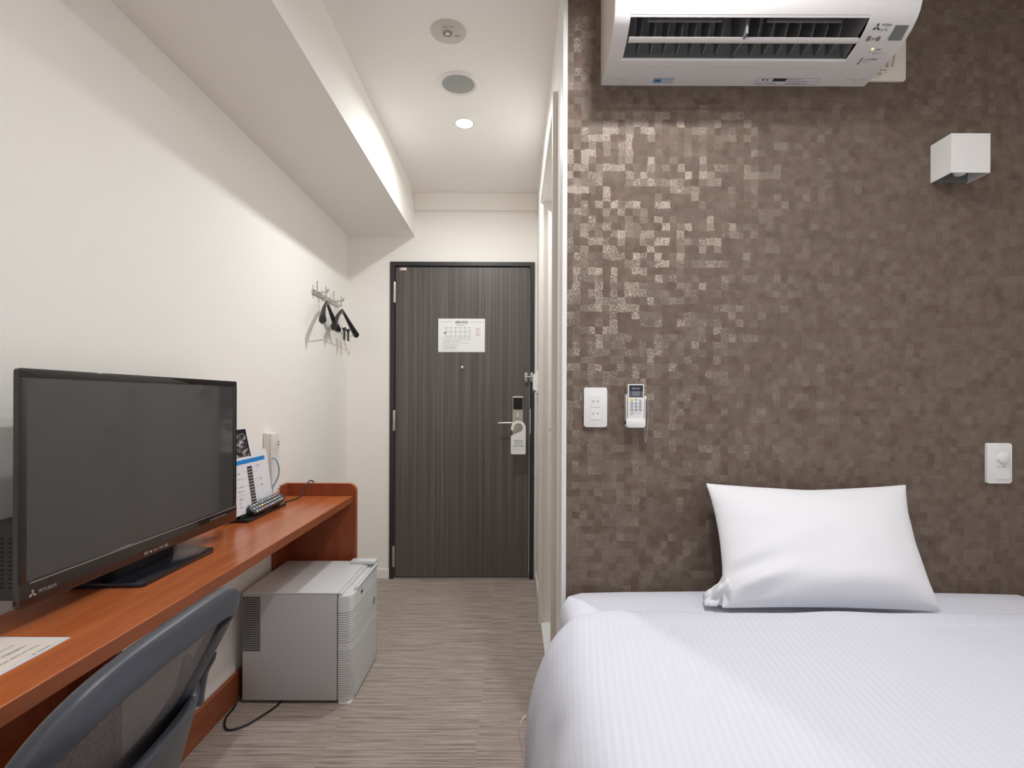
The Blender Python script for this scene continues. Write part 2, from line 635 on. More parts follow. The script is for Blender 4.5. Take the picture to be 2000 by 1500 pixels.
for (a, b, c, d_) in ((WIN[0], WIN[1], WIN[2], WIN[2] + 0.04), (WIN[0], WIN[1], WIN[3] - 0.04, WIN[3]), (WIN[0], WIN[0] + 0.04, WIN[2] + 0.04, WIN[3] - 0.04), (WIN[1] - 0.04, WIN[1], WIN[2] + 0.04, WIN[3] - 0.04), (0.33, 0.37, WIN[2] + 0.04, WIN[3] - 0.04)):
    box(bm, a, b, YF - 0.07, YF - 0.03, c, d_)
obj('window_frame', bm, M_trim, wn)
# baseboards
struct('baseboard_back', box(B(), XL, DX0 - 0.003, YB - 0.010, YB, 0, 0.062, 0.003), M_trim)
struct('baseboard_left', box(B(), XL, XL + 0.010, 2.49, YB - 0.011, 0, 0.062, 0.003), M_trim)
struct('baseboard_right', box(B(), XC - 0.008, XC, OY1 + 0.035, YB - 0.03, 0, 0.062, 0.003), M_trim)
struct('baseboard_middle', box(B(), XC + 0.02, XR, YH - 0.010, YH, 0, 0.062, 0.003), M_trim)

# entrance door (door_1)
d1 = thing('door_1', 'dark striped wood entrance door with charcoal frame at the corridor end', 'door', (-0.33, YB, 0), kind='structure')
bm = B()
FW = 0.024
box(bm, DX0 - 0.004, DX0 + FW, YB - 0.012, YB + 0.09, 0, DZ + 0.002, 0.002)
box(bm, DX1 - FW, DX1 + 0.004, YB - 0.012, YB + 0.09, 0, DZ + 0.002, 0.002)
box(bm, DX0 + FW, DX1 - FW, YB - 0.012, YB + 0.09, DZ - FW, DZ + 0.002, 0.002)
obj('door_frame', bm, M_frame, d1)
leaf = obj('door_leaf', box(B(), DX0 + FW + 0.006, DX1 - FW - 0.004, YB + 0.004, YB + 0.045, 0.012, DZ - FW - 0.005, 0.001), M_door, d1)
bm = B()
box(bm, DX0 + FW, DX1 - FW, YB - 0.012, YB + 0.09, 0.0, 0.010, 0.001)
obj('sill', bm, M_steel, d1)
for zc in (1.83, 1.012, 0.145):
    bm = B()
    lathe(bm, [(0.0001, -0.066), (0.008, -0.066), (0.009, -0.062), (0.009, -0.003), (0.0075, -0.002), (0.0075, 0.002), (0.009, 0.003), (0.009, 0.062), (0.008, 0.066), (0.0001, 0.066)],
          (DX0 + FW + 0.002, YB - 0.012, zc), 'z', 14)
    box(bm, DX0 + FW + 0.002, DX0 + FW + 0.008, YB - 0.010, YB + 0.004, zc - 0.06, zc + 0.06)
    obj('hinge', bm, M_steel, d1, 40)
lx = 0.028     # lock centre line
bm = B()
box(bm, lx - 0.034, lx + 0.034, YB - 0.004, YB + 0.003, 0.86, 1.17, 0.002)
plate = obj('lock_plate', bm, M_satin, d1)
obj('card_reader', box(B(), lx - 0.030, lx + 0.030, YB - 0.012, YB - 0.0041, 1.085, 1.160, 0.002), M_hole, plate)
bm = B()
prism(bm, rrect(lx - 0.0085, lx + 0.0085, 1.035, 1.068, 0.008), 'y', YB - 0.016, YB - 0.004)
obj('thumb_turn', bm, M_steel, plate, 40)
bm = B()
tube(bm, [(lx, YB - 0.004, 0.998), (lx, YB - 0.05, 0.998)], 0.010, 14)
tube(bm, smooth_path([(lx + 0.008, YB - 0.052, 0.998), (lx - 0.02, YB - 0.055, 1.000), (lx - 0.08, YB - 0.055, 1.001), (lx - 0.125, YB - 0.050, 0.998)], 4), 0.0062, 10)
obj('lever_handle', bm, M_steel, d1, 60)
bm = B()
prism(bm, rrect(DX1 - FW - 0.034, DX1 - FW - 0.014, 1.311 - 0.052, 1.311 + 0.012, 0.009), 'y', YB - 0.014, YB + 0.003, bevel=0.002)
obj('guard_plate', bm, M_steel, d1, 40)
bm = B()
prism(bm, rrect(DX1 - 0.022, DX1 - 0.002, 1.311 - 0.052, 1.311 + 0.012, 0.009), 'y', YB - 0.022, YB - 0.012, bevel=0.002)
tube(bm, [(DX1 - FW - 0.030, YB - 0.030, 1.293), (DX1 - 0.006, YB - 0.030, 1.293)], 0.005, 10)
tube(bm, [(DX1 - FW - 0.028, YB - 0.032, 1.293), (DX1 - FW - 0.028, YB - 0.012, 1.293)], 0.004, 10)
obj('guard_arm', bm, M_steel, d1, 50)
bm = B()
lathe(bm, [(0.0001, -0.006), (0.005, -0.006), (0.009, -0.004), (0.010, 0.0), (0.010, 0.004)], (-0.330, YB, 1.352), 'y', 20)
obj('peephole', bm, M_steel, d1, 40)
obj('strike_plate', box(B(), DX1 - 0.0235, DX1 - 0.018, YB - 0.0135, YB - 0.012, 0.93, 1.09), M_silver, d1)
bm = B()
box(bm, DX0 + 0.055, DX0 + 0.098, YB + 0.0025, YB + 0.004, 1.975, 1.992)
obj('sticker', bm, M_cream_paper, d1)
bm = B()
box(bm, DX0 + 0.057, DX0 + 0.066, YB + 0.0018, YB + 0.0026, 1.979, 1.989)
obj('sticker_mark', bm, M_ink_red, d1)

# bathroom door (door_2)
d2 = thing('door_2', 'cream cased bathroom doorway in the right corridor wall', 'door', (XC, (OY0 + OY1) / 2, 0), kind='structure')
bm = B()
box(bm, XC - 0.017, XC + 0.003, OY0 - 0.015, OY0 + 0.012, 0.0, OZ + 0.045, 0.002)
box(bm, XC - 0.017, XC + 0.003, OY1 - 0.012, OY1 + 0.030, 0.0, OZ + 0.045, 0.002)
box(bm, XC - 0.017, XC + 0.003, OY0 + 0.012, OY1 - 0.012, OZ - 0.012, OZ + 0.045, 0.002)
obj('door_casing', bm, M_casing, d2)
obj('door_panel', box(B(), XC + 0.075, XC + 0.105, OY0, OY1, 0.03, OZ, 0.002), M_bathdoor, d2)
obj('threshold', box(B(), XC - 0.004, XC + 0.14, OY0, OY1, 0.0, 0.014, 0.002), M_threshold, d2)
bm = B()
tube(bm, [(XC + 0.075, OY1 - 0.07, 1.0), (XC + 0.035, OY1 - 0.07, 1.0)], 0.009, 12)
tube(bm, [(XC + 0.037, OY1 - 0.065, 1.0), (XC + 0.037, OY1 - 0.18, 1.0)], 0.007, 12)
obj('door_handle', bm, M_steel, d2, 50)

# ------------------------------------------------------------------ ceiling fittings
def downlight(x, y, w, col, spread, label):
    o = thing('downlight', label, 'ceiling light', (x, y, HC), 'recessed downlights')
    bm = B()
    lathe(bm, [(0.040, -0.001), (0.040, -0.004), (0.052, -0.004), (0.056, -0.0005), (0.056, 0.0), (0.040, 0.0)], (x, y, HC), 'z', 48)
    obj('trim_ring', bm, M_reflector, o, 40)
    bm = B()
    lathe(bm, [(0.0001, -0.0015), (0.039, -0.0015), (0.039, -0.0005)], (x, y, HC), 'z', 40)
    obj('diffuser', bm, M_emit, o)
    ld = bpy.data.lights.new('lamp_light', 'AREA')
    ld.shape = 'DISK'
    ld.size = 0.07
    ld.energy = w
    ld.color = col
    ld.spread = math.radians(spread)
    lo = bpy.data.objects.new('lamp_light', ld)
    COL.objects.link(lo)
    lo.parent = o
    lo.location = (0, 0, -0.006)
    return o


downlight(*CORRIDOR_LAMP, 'lit round recessed downlight in the corridor ceiling')
ROOM_LABELS = ['recessed downlight over the foot side of the air conditioner', 'recessed downlight above the middle of the bed',
               'recessed downlight above the far side of the bed', 'recessed downlight over the open floor behind the chair']
for L, lab in zip(ROOM_LAMPS, ROOM_LABELS):
    downlight(*L, lab)

sx, sy = -0.237, 1.898
o = thing('emergency_light', 'beige flat round disc with small lens on the corridor ceiling, nearest the room', 'ceiling light', (sx, sy, HC))
obj('disc', lathe(B(), [(0.0001, -0.006), (0.058, -0.006), (0.063, -0.003), (0.064, 0.0)], (sx, sy, HC), 'z', 48), M_disc, o, 40)
obj('lens_ring', lathe(B(), [(0.010, -0.0061), (0.016, -0.0061), (0.016, -0.010), (0.010, -0.010)], (sx - 0.003, sy - 0.002, HC), 'z', 28), M_steel, o, 40)
obj('lens', lathe(B(), [(0.0001, -0.012), (0.005, -0.0115), (0.010, -0.0085), (0.010, -0.006)], (sx - 0.003, sy - 0.002, HC), 'z', 24), M_plastic, o, 60)
bm = B()
for k in (0, 1):
    lathe(bm, [(0.0001, -0.0066), (0.0028, -0.0066), (0.0028, -0.006)], (sx + 0.026 + 0.009 * k, sy + 0.014, HC), 'z', 12)
obj('indicator', bm, M_ink, o)
lettering('lettering', [('\u975e\u5e38\u706f \u25cf\u2014', (sx - 0.018, sy - 0.029, HC - 0.0062), 0.0095)], M_ink_grey, o, (1, 0, 0), (0, -1, 0))

sx, sy = -0.234, 2.21
o = thing('ceiling_speaker', 'round grey grilled speaker with white rim in the corridor ceiling', 'speaker', (sx, sy, HC))
obj('rim', lathe(B(), [(0.074, -0.004), (0.076, -0.007), (0.083, -0.006), (0.088, -0.001), (0.088, 0.0), (0.074, 0.0)], (sx, sy, HC), 'z', 56), M_plastic, o, 50)
obj('grille', lathe(B(), [(0.0001, -0.0065), (0.04, -0.006), (0.074, -0.0035), (0.075, 0.0)], (sx, sy, HC), 'z', 48), M_speaker, o, 60)

# small red notice on the side of the beam
bm = B()
box(bm, XBEAM, XBEAM + 0.002, 3.29, 3.35, 2.395, 2.445)
o = thing('paper_label', 'tiny pink lettered label on the white beam near the ceiling', 'label', (XBEAM, 3.32, 2.42))
obj('paper_tag', bm, M_cream_paper, o)
lettering('lettering', [('\u70b9\u691c', (XBEAM + 0.0021, 3.291, 2.423), 0.022), ('\u53e3', (XBEAM + 0.0021, 3.30, 2.399), 0.022)], M_ink_pink, o, (0, 1, 0), (0, 0, 1))

# ------------------------------------------------------------------ air conditioner
AX0, AX1 = 0.263, 1.062
def yp(p): return YH - p
prof = [(0.0, 2.106), (0.035, 2.107), (0.08, 2.112), (0.100, 2.1145), (0.120, 2.117), (0.168, 2.129), (0.196, 2.144), (0.215, 2.160), (0.226, 2.176), (0.233, 2.196), (0.236, 2.23), (0.236, 2.34), (0.228, 2.375), (0.205, 2.398), (0.16, 2.405), (0.0, 2.405)]
ac = thing('air_conditioner', 'white wall air conditioner with open louvre high on the brown wall', 'air conditioner', ((AX0 + AX1) / 2, YH - 0.002, 2.25))
GX0, GX1 = 0.305, 0.936
i0, i1 = 3, 7      # opening between profile points 3 and 7
bm = B()
def strip(xa, xb, idx):
    for k in idx:
        (p0, z0), (p1, z1) = prof[k], prof[k + 1]
        if k == len(prof) - 2 and False:
            continue
        flat_poly(bm, [(xa, yp(p0), z0), (xb, yp(p0), z0), (xb, yp(p1), z1), (xa, yp(p1), z1)])
allk = list(range(len(prof) - 1))
strip(AX0, GX0, allk)
strip(GX1, AX1, allk)
strip(GX0, GX1, [k for k in allk if not (i0 <= k < i1)])
flat_poly(bm, [(AX0, yp(0), 2.106), (AX1, yp(0), 2.106), (AX1, yp(0), 2.405), (AX0, yp(0), 2.405)])
flat_poly(bm, [(AX1, yp(p), z) for p, z in prof])
flat_poly(bm, [(AX0, yp(p), z) for p, z in prof])
bmesh.ops.remove_doubles(bm, verts=bm.verts, dist=0.00005)
casing = obj('casing', bm, M_acwhite, ac, 35)
# side cap on the left, cream coloured
bm = B()
prism(bm, [(yp(p * 0.985), z + (0.002 if z < 2.2 else -0.002)) for p, z in prof], 'x', AX0 - 0.0015, AX0 + 0.0005)
obj('side_panel', bm, M_acside, ac)
# cavity
bm = B()
cav = [(0.100, 2.1145), (0.085, 2.15), (0.085, 2.20), (0.11, 2.25), (0.16, 2.27), (0.205, 2.24), (0.222, 2.20), (0.219, 2.165)]
for k in range(len(cav) - 1):
    (p0, z0), (p1, z1) = cav[k], cav[k + 1]
    flat_poly(bm, [(GX0, yp(p0), z0), (GX1, yp(p0), z0), (GX1, yp(p1), z1), (GX0, yp(p1), z1)])
for xx in (GX0, GX1):
    flat_poly(bm, [(xx, yp(p), z) for p, z in cav])
bmesh.ops.remove_doubles(bm, verts=bm.verts, dist=0.00005)
obj('air_outlet', bm, M_cavity_light, ac, 50)
# outlet divider and fins
bm = B()
box(bm, 0.617, 0.623, yp(0.20), yp(0.10), 2.128, 2.24, 0.001)
obj('divider', bm, M_dark, ac)
for gx in [0.345 + 0.037 * k for k in range(7)] + [0.665 + 0.037 * k for k in range(7)]:
    bm = B()
    fin = [(0.100, 2.135), (0.115, 2.128), (0.150, 2.140), (0.172, 2.165), (0.175, 2.20), (0.12, 2.23), (0.10, 2.19)]
    prism(bm, [(yp(p), z) for p, z in fin], 'x', gx, gx + 0.0022)
    obj('fin', bm, M_dark, ac)
for gx in (0.455, 0.775):
    bm = B()
    prism(bm, [(gx - 0.10, 2.170), (gx - 0.03, 2.172), (gx - 0.012, 2.180), (gx + 0.012, 2.180), (gx + 0.03, 2.172), (gx + 0.10, 2.170), (gx + 0.10, 2.164), (gx - 0.10, 2.164)], 'y', yp(0.196), yp(0.190))
    obj('fin_link', bm, M_dark, ac)
# horizontal vane
bm = B()
sec = [(yp(0.162), 2.1270), (yp(0.168), 2.1245), (yp(0.174), 2.1255), (yp(0.180), 2.1310), (yp(0.1785), 2.1330), (yp(0.173), 2.1285), (yp(0.168), 2.1275), (yp(0.163), 2.1290)]
prism(bm, sec, 'x', GX0 + 0.004, GX1 - 0.004)
obj('louvre', bm, M_acwhite, ac, 40)
bm = B()
sec = [(yp(0.092), 2.1105), (yp(0.108), 2.1125), (yp(0.112), 2.1180), (yp(0.100), 2.1185), (yp(0.092), 2.116)]
prism(bm, sec, 'x', GX0 - 0.003, GX1 + 0.003)
obj('louvre', bm, M_plastic, ac, 40)
# front panel seam line (hood lip above outlet)
bm = B()
box(bm, AX0 + 0.002, AX1 - 0.002, yp(0.2385), yp(0.2345), 2.210, 2.385, 0.0015)
obj('front_panel', bm, M_acwhite, ac)
# underside frames: local plane of the underside near the wall and near the front
def under(xx, p):
    """point on the underside surface at distance p from wall."""
    for k in range(len(prof) - 1):
        (p0, z0), (p1, z1) = prof[k], prof[k + 1]
        if p0 <= p <= p1:
            return Vector((xx, yp(p), z0 + (z1 - z0) * (p - p0) / (p1 - p0)))
# sticker labels on the lower lip
bm = B()
o_ = under(0.415, 0.016)
U = (under(0.415, 0.034) - under(0.415, 0.008)).normalized()
Rv = Vector((1, 0, 0))
patch(bm, under(0.413, 0.012), Rv, U, 0, 0.062, 0, 0.026, 0.0004)
st = obj('blue_sticker', bm, M_sticker_blue, ac)
bm = B()
patch(bm, under(0.416, 0.018), Rv, U, 0.002, 0.022, 0, 0.013, 0.0008)
obj('sticker_block', bm, pm('sticker_ink', (0.03, 0.19, 0.40), 0.5), st)
lettering('lettering', [('\u2714\u9632\u6c5a\u52a0\u5de5', (under(0.440, 0.018)), 0.0125, 0.62)], M_paper, st, Rv, U, 0.0009)
bm = B()
patch(bm, under(0.722, 0.008), Rv, U, 0, 0.187, 0, 0.030, 0.0004)
st = obj('rating_label', bm, M_paper, ac)
bm = B()
patch(bm, under(0.722, 0.008), Rv, U, 0.048, 0.088, 0.017, 0.029, 0.0008)
patch(bm, under(0.722, 0.008), Rv, U, 0.016, 0.022, 0.020, 0.027, 0.0008)
patch(bm, under(0.722, 0.008), Rv, U, 0.030, 0.034, 0.020, 0.027, 0.0008)
for y0 in (0.0, 0.0155, 0.0292):
    patch(bm, under(0.722, 0.008), Rv, U, 0, 0.187, y0, y0 + 0.0008, 0.0007)
for x0 in (0.0, 0.026, 0.092, 0.1862):
    patch(bm, under(0.722, 0.008), Rv, U, x0, x0 + 0.0008, 0, 0.030, 0.0007)
obj('label_rules', bm, M_ink, st)
lettering('lettering', [('\u6ce8\u610f', under(0.726, 0.011), 0.009), ('\u51b7\u6696\u623f \u88fd\u54c1', under(0.752, 0.0115), 0.0085, 0.8),
                        ('\u9577\u5e74\u4f7f\u7528\u306b\u95a2\u3059\u308b', under(0.818, 0.030), 0.0055), ('100V 50/60Hz \u7701\u30a8\u30cd', under(0.818, 0.0215), 0.0065),
                        ('\u6a19\u6e96\u4f7f\u7528\u671f\u9593 10\u5e74', under(0.818, 0.0115), 0.0075)], M_ink_grey, st, Rv, U, 0.0009)
# right-hand emblem area
def UU(xx, p):
    return (under(xx, min(p + 0.01, 0.232)) - under(xx, p - 0.01)).normalized()
bm = B()
three_diamonds(bm, under(0.966, 0.199) + Vector((0, 0, -0.0006)), Rv, UU(0.9, 0.199), 0.0065)
em = obj('emblem', bm, M_ink, ac)
lettering('lettering', [('MITSUBISHI', under(0.976, 0.201), 0.0085, 0.62), ('ELECTRIC', under(0.976, 0.192), 0.0085, 0.62)], M_ink, ac, Rv, UU(0.9, 0.2), 0.0008)
lettering('lettering', [('\u9727\u30f6\u5cf0', under(0.953, 0.170), 0.015, 0.85)], M_ink, ac, Rv, UU(0.9, 0.17), 0.0008)
bm = B()
patch(bm, under(1.013, 0.172), Rv, UU(1, 0.195), 0.0, 0.036, 0, 0.036, 0.0030)
obj('sensor_window', bm, M_sensor, ac)
bm = B()
c0 = under(0.990, 0.146)
lathe(bm, [(0.0001, -0.0012), (0.0028, -0.0012), (0.0028, 0.001)], c0, 'z', 12)
obj('status_light', bm, M_led, ac)
lettering('lettering', [('\u904b\u8ee2', under(1.000, 0.142), 0.0078), ('\u2022', under(0.986, 0.132), 0.014), ('\u4f53\u611f\u30bb\u30f3\u30b5\u30fc', under(0.997, 0.132), 0.006),
                        ('\u5fdc\u6025\u904b\u8ee2', under(0.990, 0.110), 0.009), ('\u30bb\u30d6\u30f3', under(0.990, 0.101), 0.006)], M_ink_grey, ac, Rv, UU(1, 0.13), 0.0009)
bm = B()
patch(bm, under(0.979, 0.094), Rv, UU(1, 0.1), 0.0, 0.0045, 0, 0.026, 0.0008)
obj('emergency_button', bm, M_ink_grey, ac)
for (xa, xb) in ((0.270, 0.335), (0.985, 1.018), (1.028, 1.045)):
    bm = B()
    pts = []
    for k in range(13):
        a = math.pi * k / 12
        pts.append(under((xa + xb) / 2 - (xb - xa) / 2 * math.cos(a), 0.018 + 0.018 * min(1, 1.35 * math.sin(a))) + Vector((0, 0, -0.0003)))
    tube(bm, pts, 0.0006, 5)
    obj('knockout_groove', bm, M_ink_light, ac)
# mounting plate at the right and refrigerant pipe
bm = B()
prism(bm, rrect(1.05, 1.184, 2.118, 2.36, 0.008), 'y', YH - 0.008, YH - 0.0005, bevel=0.0015)
mp = obj('mounting_plate', bm, M_acside, ac, 40)
bm = B()
for xx, z0 in ((1.110, 2.125), (1.128, 2.14), (1.146, 2.15)):
    tube(bm, smooth_path([(xx - 0.04, YH - 0.012, z0 + 0.004), (xx - 0.01, YH - 0.012, z0 + 0.004), (xx, YH - 0.012, z0 + 0.02), (xx + 0.006, YH - 0.012, z0 + 0.08), (xx + 0.004, YH - 0.012, z0 + 0.16)], 4), 0.003, 8)
box(bm, 1.118, 1.150, YH - 0.016, YH - 0.008, 2.195, 2.215, 0.002)
box(bm, 1.100, 1.112, YH - 0.014, YH - 0.008, 2.166, 2.172, 0.001)
obj('drain_pipes', bm, M_acside, ac, 60)

# ------------------------------------------------------------------ things on the brown wall
def wall_plate(bm, x0, x1, z0, z1, d=0.009, r=0.006, bev=0.003):
    prism(bm, rrect(x0, x1, z0, z1, r), 'y', YH - d, YH - 0.0003)
    es = [e for e in bm.edges if all(abs(v.co.y - (YH - d)) < 1e-6 for v in e.verts)]
    bmesh.ops.bevel(bm, geom=es, offset=bev, segments=3, profile=0.5, affect='EDGES')
    return bm


o = thing('power_outlet', 'white double power outlet plate on the brown wall, beside the corridor corner', 'outlet', (0.248, YH, 1.127))
obj('cover_plate', wall_plate(B(), 0.2133, 0.2833, 1.067, 1.187), M_plastic, o, 40)
for zc in (1.145, 1.108):
    bm = B()
    prism(bm, rrect(0.234, 0.263, zc - 0.0175, zc + 0.0175, 0.001), 'y', YH - 0.0102, YH - 0.008)
    s_ = obj('socket', bm, M_plastic, o)
    bm = B()
    box(bm, 0.2405, 0.2420, YH - 0.0106, YH - 0.0095, zc - 0.004, zc + 0.004)
    box(bm, 0.2535, 0.2550, YH - 0.0106, YH - 0.0095, zc - 0.0035, zc + 0.0035)
    obj('slots', bm, M_hole, s_)

o = thing('dimmer_switch', 'white plate with a round rotary dimmer knob at the right above the bed', 'switch', (1.47, YH, 0.961))
obj('cover_plate', wall_plate(B(), 1.434, 1.509, 0.901, 1.023), M_plastic, o, 40)
bm = B()
prism(bm, rrect(1.455, 1.500, 0.915, 1.008, 0.003), 'y', YH - 0.0115, YH - 0.0085, bevel=0.0006)
obj('switch_insert', bm, M_plastic, o)
bm = B()
lathe(bm, [(0.0001, -0.020), (0.014, -0.020), (0.0165, -0.018), (0.0175, -0.0115)], (1.478, YH, 0.978), 'y', 36)
box(bm, 1.4715, 1.4730, YH - 0.0205, YH - 0.019, 0.965, 0.972)
obj('dimmer_knob', bm, M_plastic, o, 40)
lettering('lettering', [('OFF\u2015\u660e', (1.461, YH - 0.0118, 0.949), 0.0065)], pm('print_green', (0.35, 0.6, 0.4), 0.6), o, (1, 0, 0), (0, 0, 1))

# air conditioner remote in its wall holder
o = thing('remote_control', 'white air conditioner remote with grey keys in a wall holder on the brown wall', 'remote control', (0.372, YH, 1.13))
bm = B()
x0, x1 = 0.337, 0.394
zt = 1.166
box(bm, x0, x1, YH - 0.006, YH - 0.0005, 1.070, zt, 0.001)
box(bm, x0, x0 + 0.003, YH - 0.028, YH - 0.003, 1.075, zt, 0.001)
box(bm, x1 - 0.002, x1 + 0.001, YH - 0.028, YH - 0.003, 1.075, zt - 0.006, 0.001)
prism(bm, rrect(x0, x1, 1.067, 1.094, 0.007), 'y', YH - 0.030, YH - 0.004, bevel=0.001)
obj('holder', bm, M_plastic, o, 40)
bm = B()
rx0, rx1 = 0.3425, 0.3905
prism(bm, rrect(rx0, rx1, 1.08, 1.197, 0.004), 'y', YH - 0.027, YH - 0.008, bevel=0.0012)
rb = obj('remote_body', bm, M_plastic, o, 40)
fy = YH - 0.0273
bm = B()
patch(bm, (rx0 + 0.003, fy, 1.158), (1, 0, 0), (0, 0, 1), 0, 0.042, 0, 0.036, 0.0003)
fp = obj('display_panel', bm, M_navy, rb)
bm = B()
patch(bm, (rx0 + 0.012, fy, 1.161), (1, 0, 0), (0, 0, 1), 0, 0.024, 0, 0.015, 0.0008)
obj('lcd_display', bm, M_lcd, rb)
bm = B()
for side in (0.0045, 0.0385):
    for k in range(3):
        patch(bm, (rx0 + side, fy, 1.162 + 0.005 * k), (1, 0, 0), (0, 0, 1), 0, 0.005, 0, 0.002, 0.0008)
obj('panel_marks', bm, M_key, rb)
bm = B()
three_diamonds(bm, (rx0 + 0.0155, fy - 0.0008, 1.1835), Vector((1, 0, 0)), Vector((0, 0, 1)), 0.0022)
obj('emblem', bm, M_ink_white, rb)
lettering('lettering', [('MITSUBISHI', (rx0 + 0.019, fy - 0.0006, 1.182), 0.005, 0.62)], M_ink_white, rb, (1, 0, 0), (0, 0, 1))
for r_ in range(4):
    for c_ in range(3):
        bm = B()
        kx = rx0 + 0.0075 + 0.0125 * c_
        kz = 1.146 - 0.0095 * r_ if r_ else 1.1465
        if r_ == 0 and c_ == 0:
            lathe(bm, [(0.0001, -0.0012), (0.0042, -0.0012), (0.0042, 0.0005)], (kx + 0.004, fy, kz + 0.003), 'y', 20)
            obj('power_key', bm, M_key_yellow, rb)
        elif r_ == 0:
            s_ = 0.0035 if c_ == 2 else -0.0035
            prism(bm, [(kx, kz + 0.003 - s_), (kx + 0.008, kz + 0.003 - s_), (kx + 0.004, kz + 0.003 + s_)], 'y', fy - 0.0012, fy + 0.0005)
            obj('arrow_key', bm, M_key, rb)
        else:
            prism(bm, rrect(kx, kx + 0.0085, kz, kz + 0.0058, 0.001, 3), 'y', fy - 0.0012, fy + 0.0005)
            obj('key', bm, M_key, rb)
lettering('lettering', [('\u98a8\u5411 \u25b8 \u30c9\u30e9\u30a4', (rx0 + 0.007, fy - 0.0006, 1.107), 0.006, 0.9), ('\u30bf\u30a4\u30de\u30fc', (rx0 + 0.026, fy - 0.0006, 1.151), 0.003)], M_ink_grey, rb, (1, 0, 0), (0, 0, 1))
# ball chain
bm = B()
path = smooth_path([(0.3955, YH - 0.015, 1.155), (0.397, YH - 0.015, 1.12), (0.3965, YH - 0.012, 1.06), (0.3975, YH - 0.010, 1.030), (0.4005, YH - 0.010, 1.022), (0.4035, YH - 0.010, 1.045), (0.406, YH - 0.012, 1.10), (0.4055, YH - 0.012, 1.145)], 14)
acc = 0
last = path[0]
beads = [path[0]]
for p in path[1:]:
    if (p - beads[-1]).length > 0.0038:
        beads.append(p)
for p in beads:
    bmesh.ops.create_icosphere(bm, subdivisions=1, radius=0.0017, matrix=Matrix.Translation(p))
tube(bm, path, 0.0005, 5)
obj('ball_chain', bm, M_silver, o, 60)
obj('chain_anchor', box(B(), 0.3935, 0.4005, YH - 0.018, YH - 0.010, 1.152, 1.161, 0.001), M_plastic, o)

# wall light: white square tube open at top and bottom
o = thing('wall_lamp', 'white cube shaped wall lamp, unlit, on the brown wall above the bed', 'lamp', (1.3215, YH, 1.869))
lx0, lx1, ly0, ly1, lz0, lz1, tk = 1.265, 1.3785, YH - 0.078, YH - 0.0005, 1.812, 1.926, 0.0035
bm = B()
outer = [(lx0, ly1), (lx0, ly0), (lx1, ly0), (lx1, ly1)]
box(bm, lx0, lx0 + tk, ly0, ly1, lz0, lz1, 0.0006)
box(bm, lx1 - tk, lx1, ly0, ly1, lz0, lz1, 0.0006)
box(bm, lx0 + tk, lx1 - tk, ly0, ly0 + tk, lz0, lz1, 0.0006)
obj('shade', bm, M_plastic, o)
bm = B()
box(bm, lx0 + tk, lx1 - tk, ly1 - 0.004, ly1, lz0 + 0.002, lz1 - 0.002)
box(bm, lx0 + tk, lx1 - tk, ly0 + tk, ly1 - 0.004, lz0 + 0.028, lz0 + 0.032)
obj('back_plate', bm, M_sensor, o)
obj('bulb', lathe(B(), [(0.0001, 0.006), (0.012, 0.008), (0.018, 0.018), (0.017, 0.027)], (1.3215, YH - 0.040, lz0), 'z', 24), M_reflector, o, 60)

# ------------------------------------------------------------------ bed
bed = thing('bed', 'bed with smooth white fitted sheet against the brown wall', 'bed', (0.84, 0.6, 0))
BX0, BX1, BY0, BY1 = 0.142, 1.545, -0.45, YH - 0.012
bm = B()
box(bm, BX0 + 0.03, BX1 - 0.03, BY0 + 0.03, BY1 - 0.02, 0.06, 0.30, 0.01)
obj('bed_base', bm, pm('bed_base_fabric', (0.20, 0.16, 0.14), 0.9), bed)
for xx in (BX0 + 0.08, BX1 - 0.08):
    for yy in (BY0 + 0.08, BY1 - 0.10):
        obj('leg', lathe(B(), [(0.018, 0.0), (0.025, 0.06)], (xx, yy, 0), 'z', 16), M_black, bed)
bm = B()
def mattress(u, v):
    # u around the section in X, v along Y
    sect = [(BX0 + 0.004, 0.300), (BX0 - 0.002, 0.38), (BX0 - 0.002, 0.50), (BX0 + 0.004, 0.545), (BX0 + 0.022, 0.574), (BX0 + 0.06, 0.584)]
    sect += [(BX0 + 0.06 + (BX1 - BX0 - 0.12) * k / 10, 0.586 + 0.006 * math.sin(math.pi * k / 10)) for k in range(1, 10)]
    sect += [(BX1 - 0.06, 0.584), (BX1 - 0.022, 0.574), (BX1 - 0.004, 0.545), (BX1 + 0.002, 0.50), (BX1 + 0.002, 0.38), (BX1 - 0.004, 0.300)]
    i = min(int(round(u * (len(sect) - 1))), len(sect) - 1)
    x, z = sect[i]
    return x, z
ns = 21
ys = [BY0, BY0 + 0.01, BY0 + 0.04, BY0 + 0.1] + [BY0 + 0.1 + (BY1 - BY0 - 0.2) * k / 12 for k in range(1, 12)] + [BY1 - 0.1, BY1 - 0.04, BY1 - 0.01, BY1]
rows = []
for j, yy in enumerate(ys):
    e = min(j, len(ys) - 1 - j)
    dz = {0: 0.045, 1: 0.018, 2: 0.004}.get(e, 0.0)
    row = []
    for i in range(ns):
        x, z = mattress(i / (ns - 1), 0)
        zz = z - dz if z > 0.5 else z
        zz += 0.002 * noise.noise(Vector((x * 5, yy * 5, 1)))
        row.append(bm.verts.new((x, yy, zz)))
    rows.append(row)
for j in range(len(rows) - 1):
    for i in range(ns - 1):
        bm.faces.new([rows[j][i], rows[j][i + 1], rows[j + 1][i + 1], rows[j + 1][i]])
bm.faces.new(rows[0]); bm.faces.new(rows[-1])
bm.faces.new([r[0] for r in rows] + [r[-1] for r in reversed(rows)])
obj('mattress', bm, M_sheet, bed, 180)
bm = B()
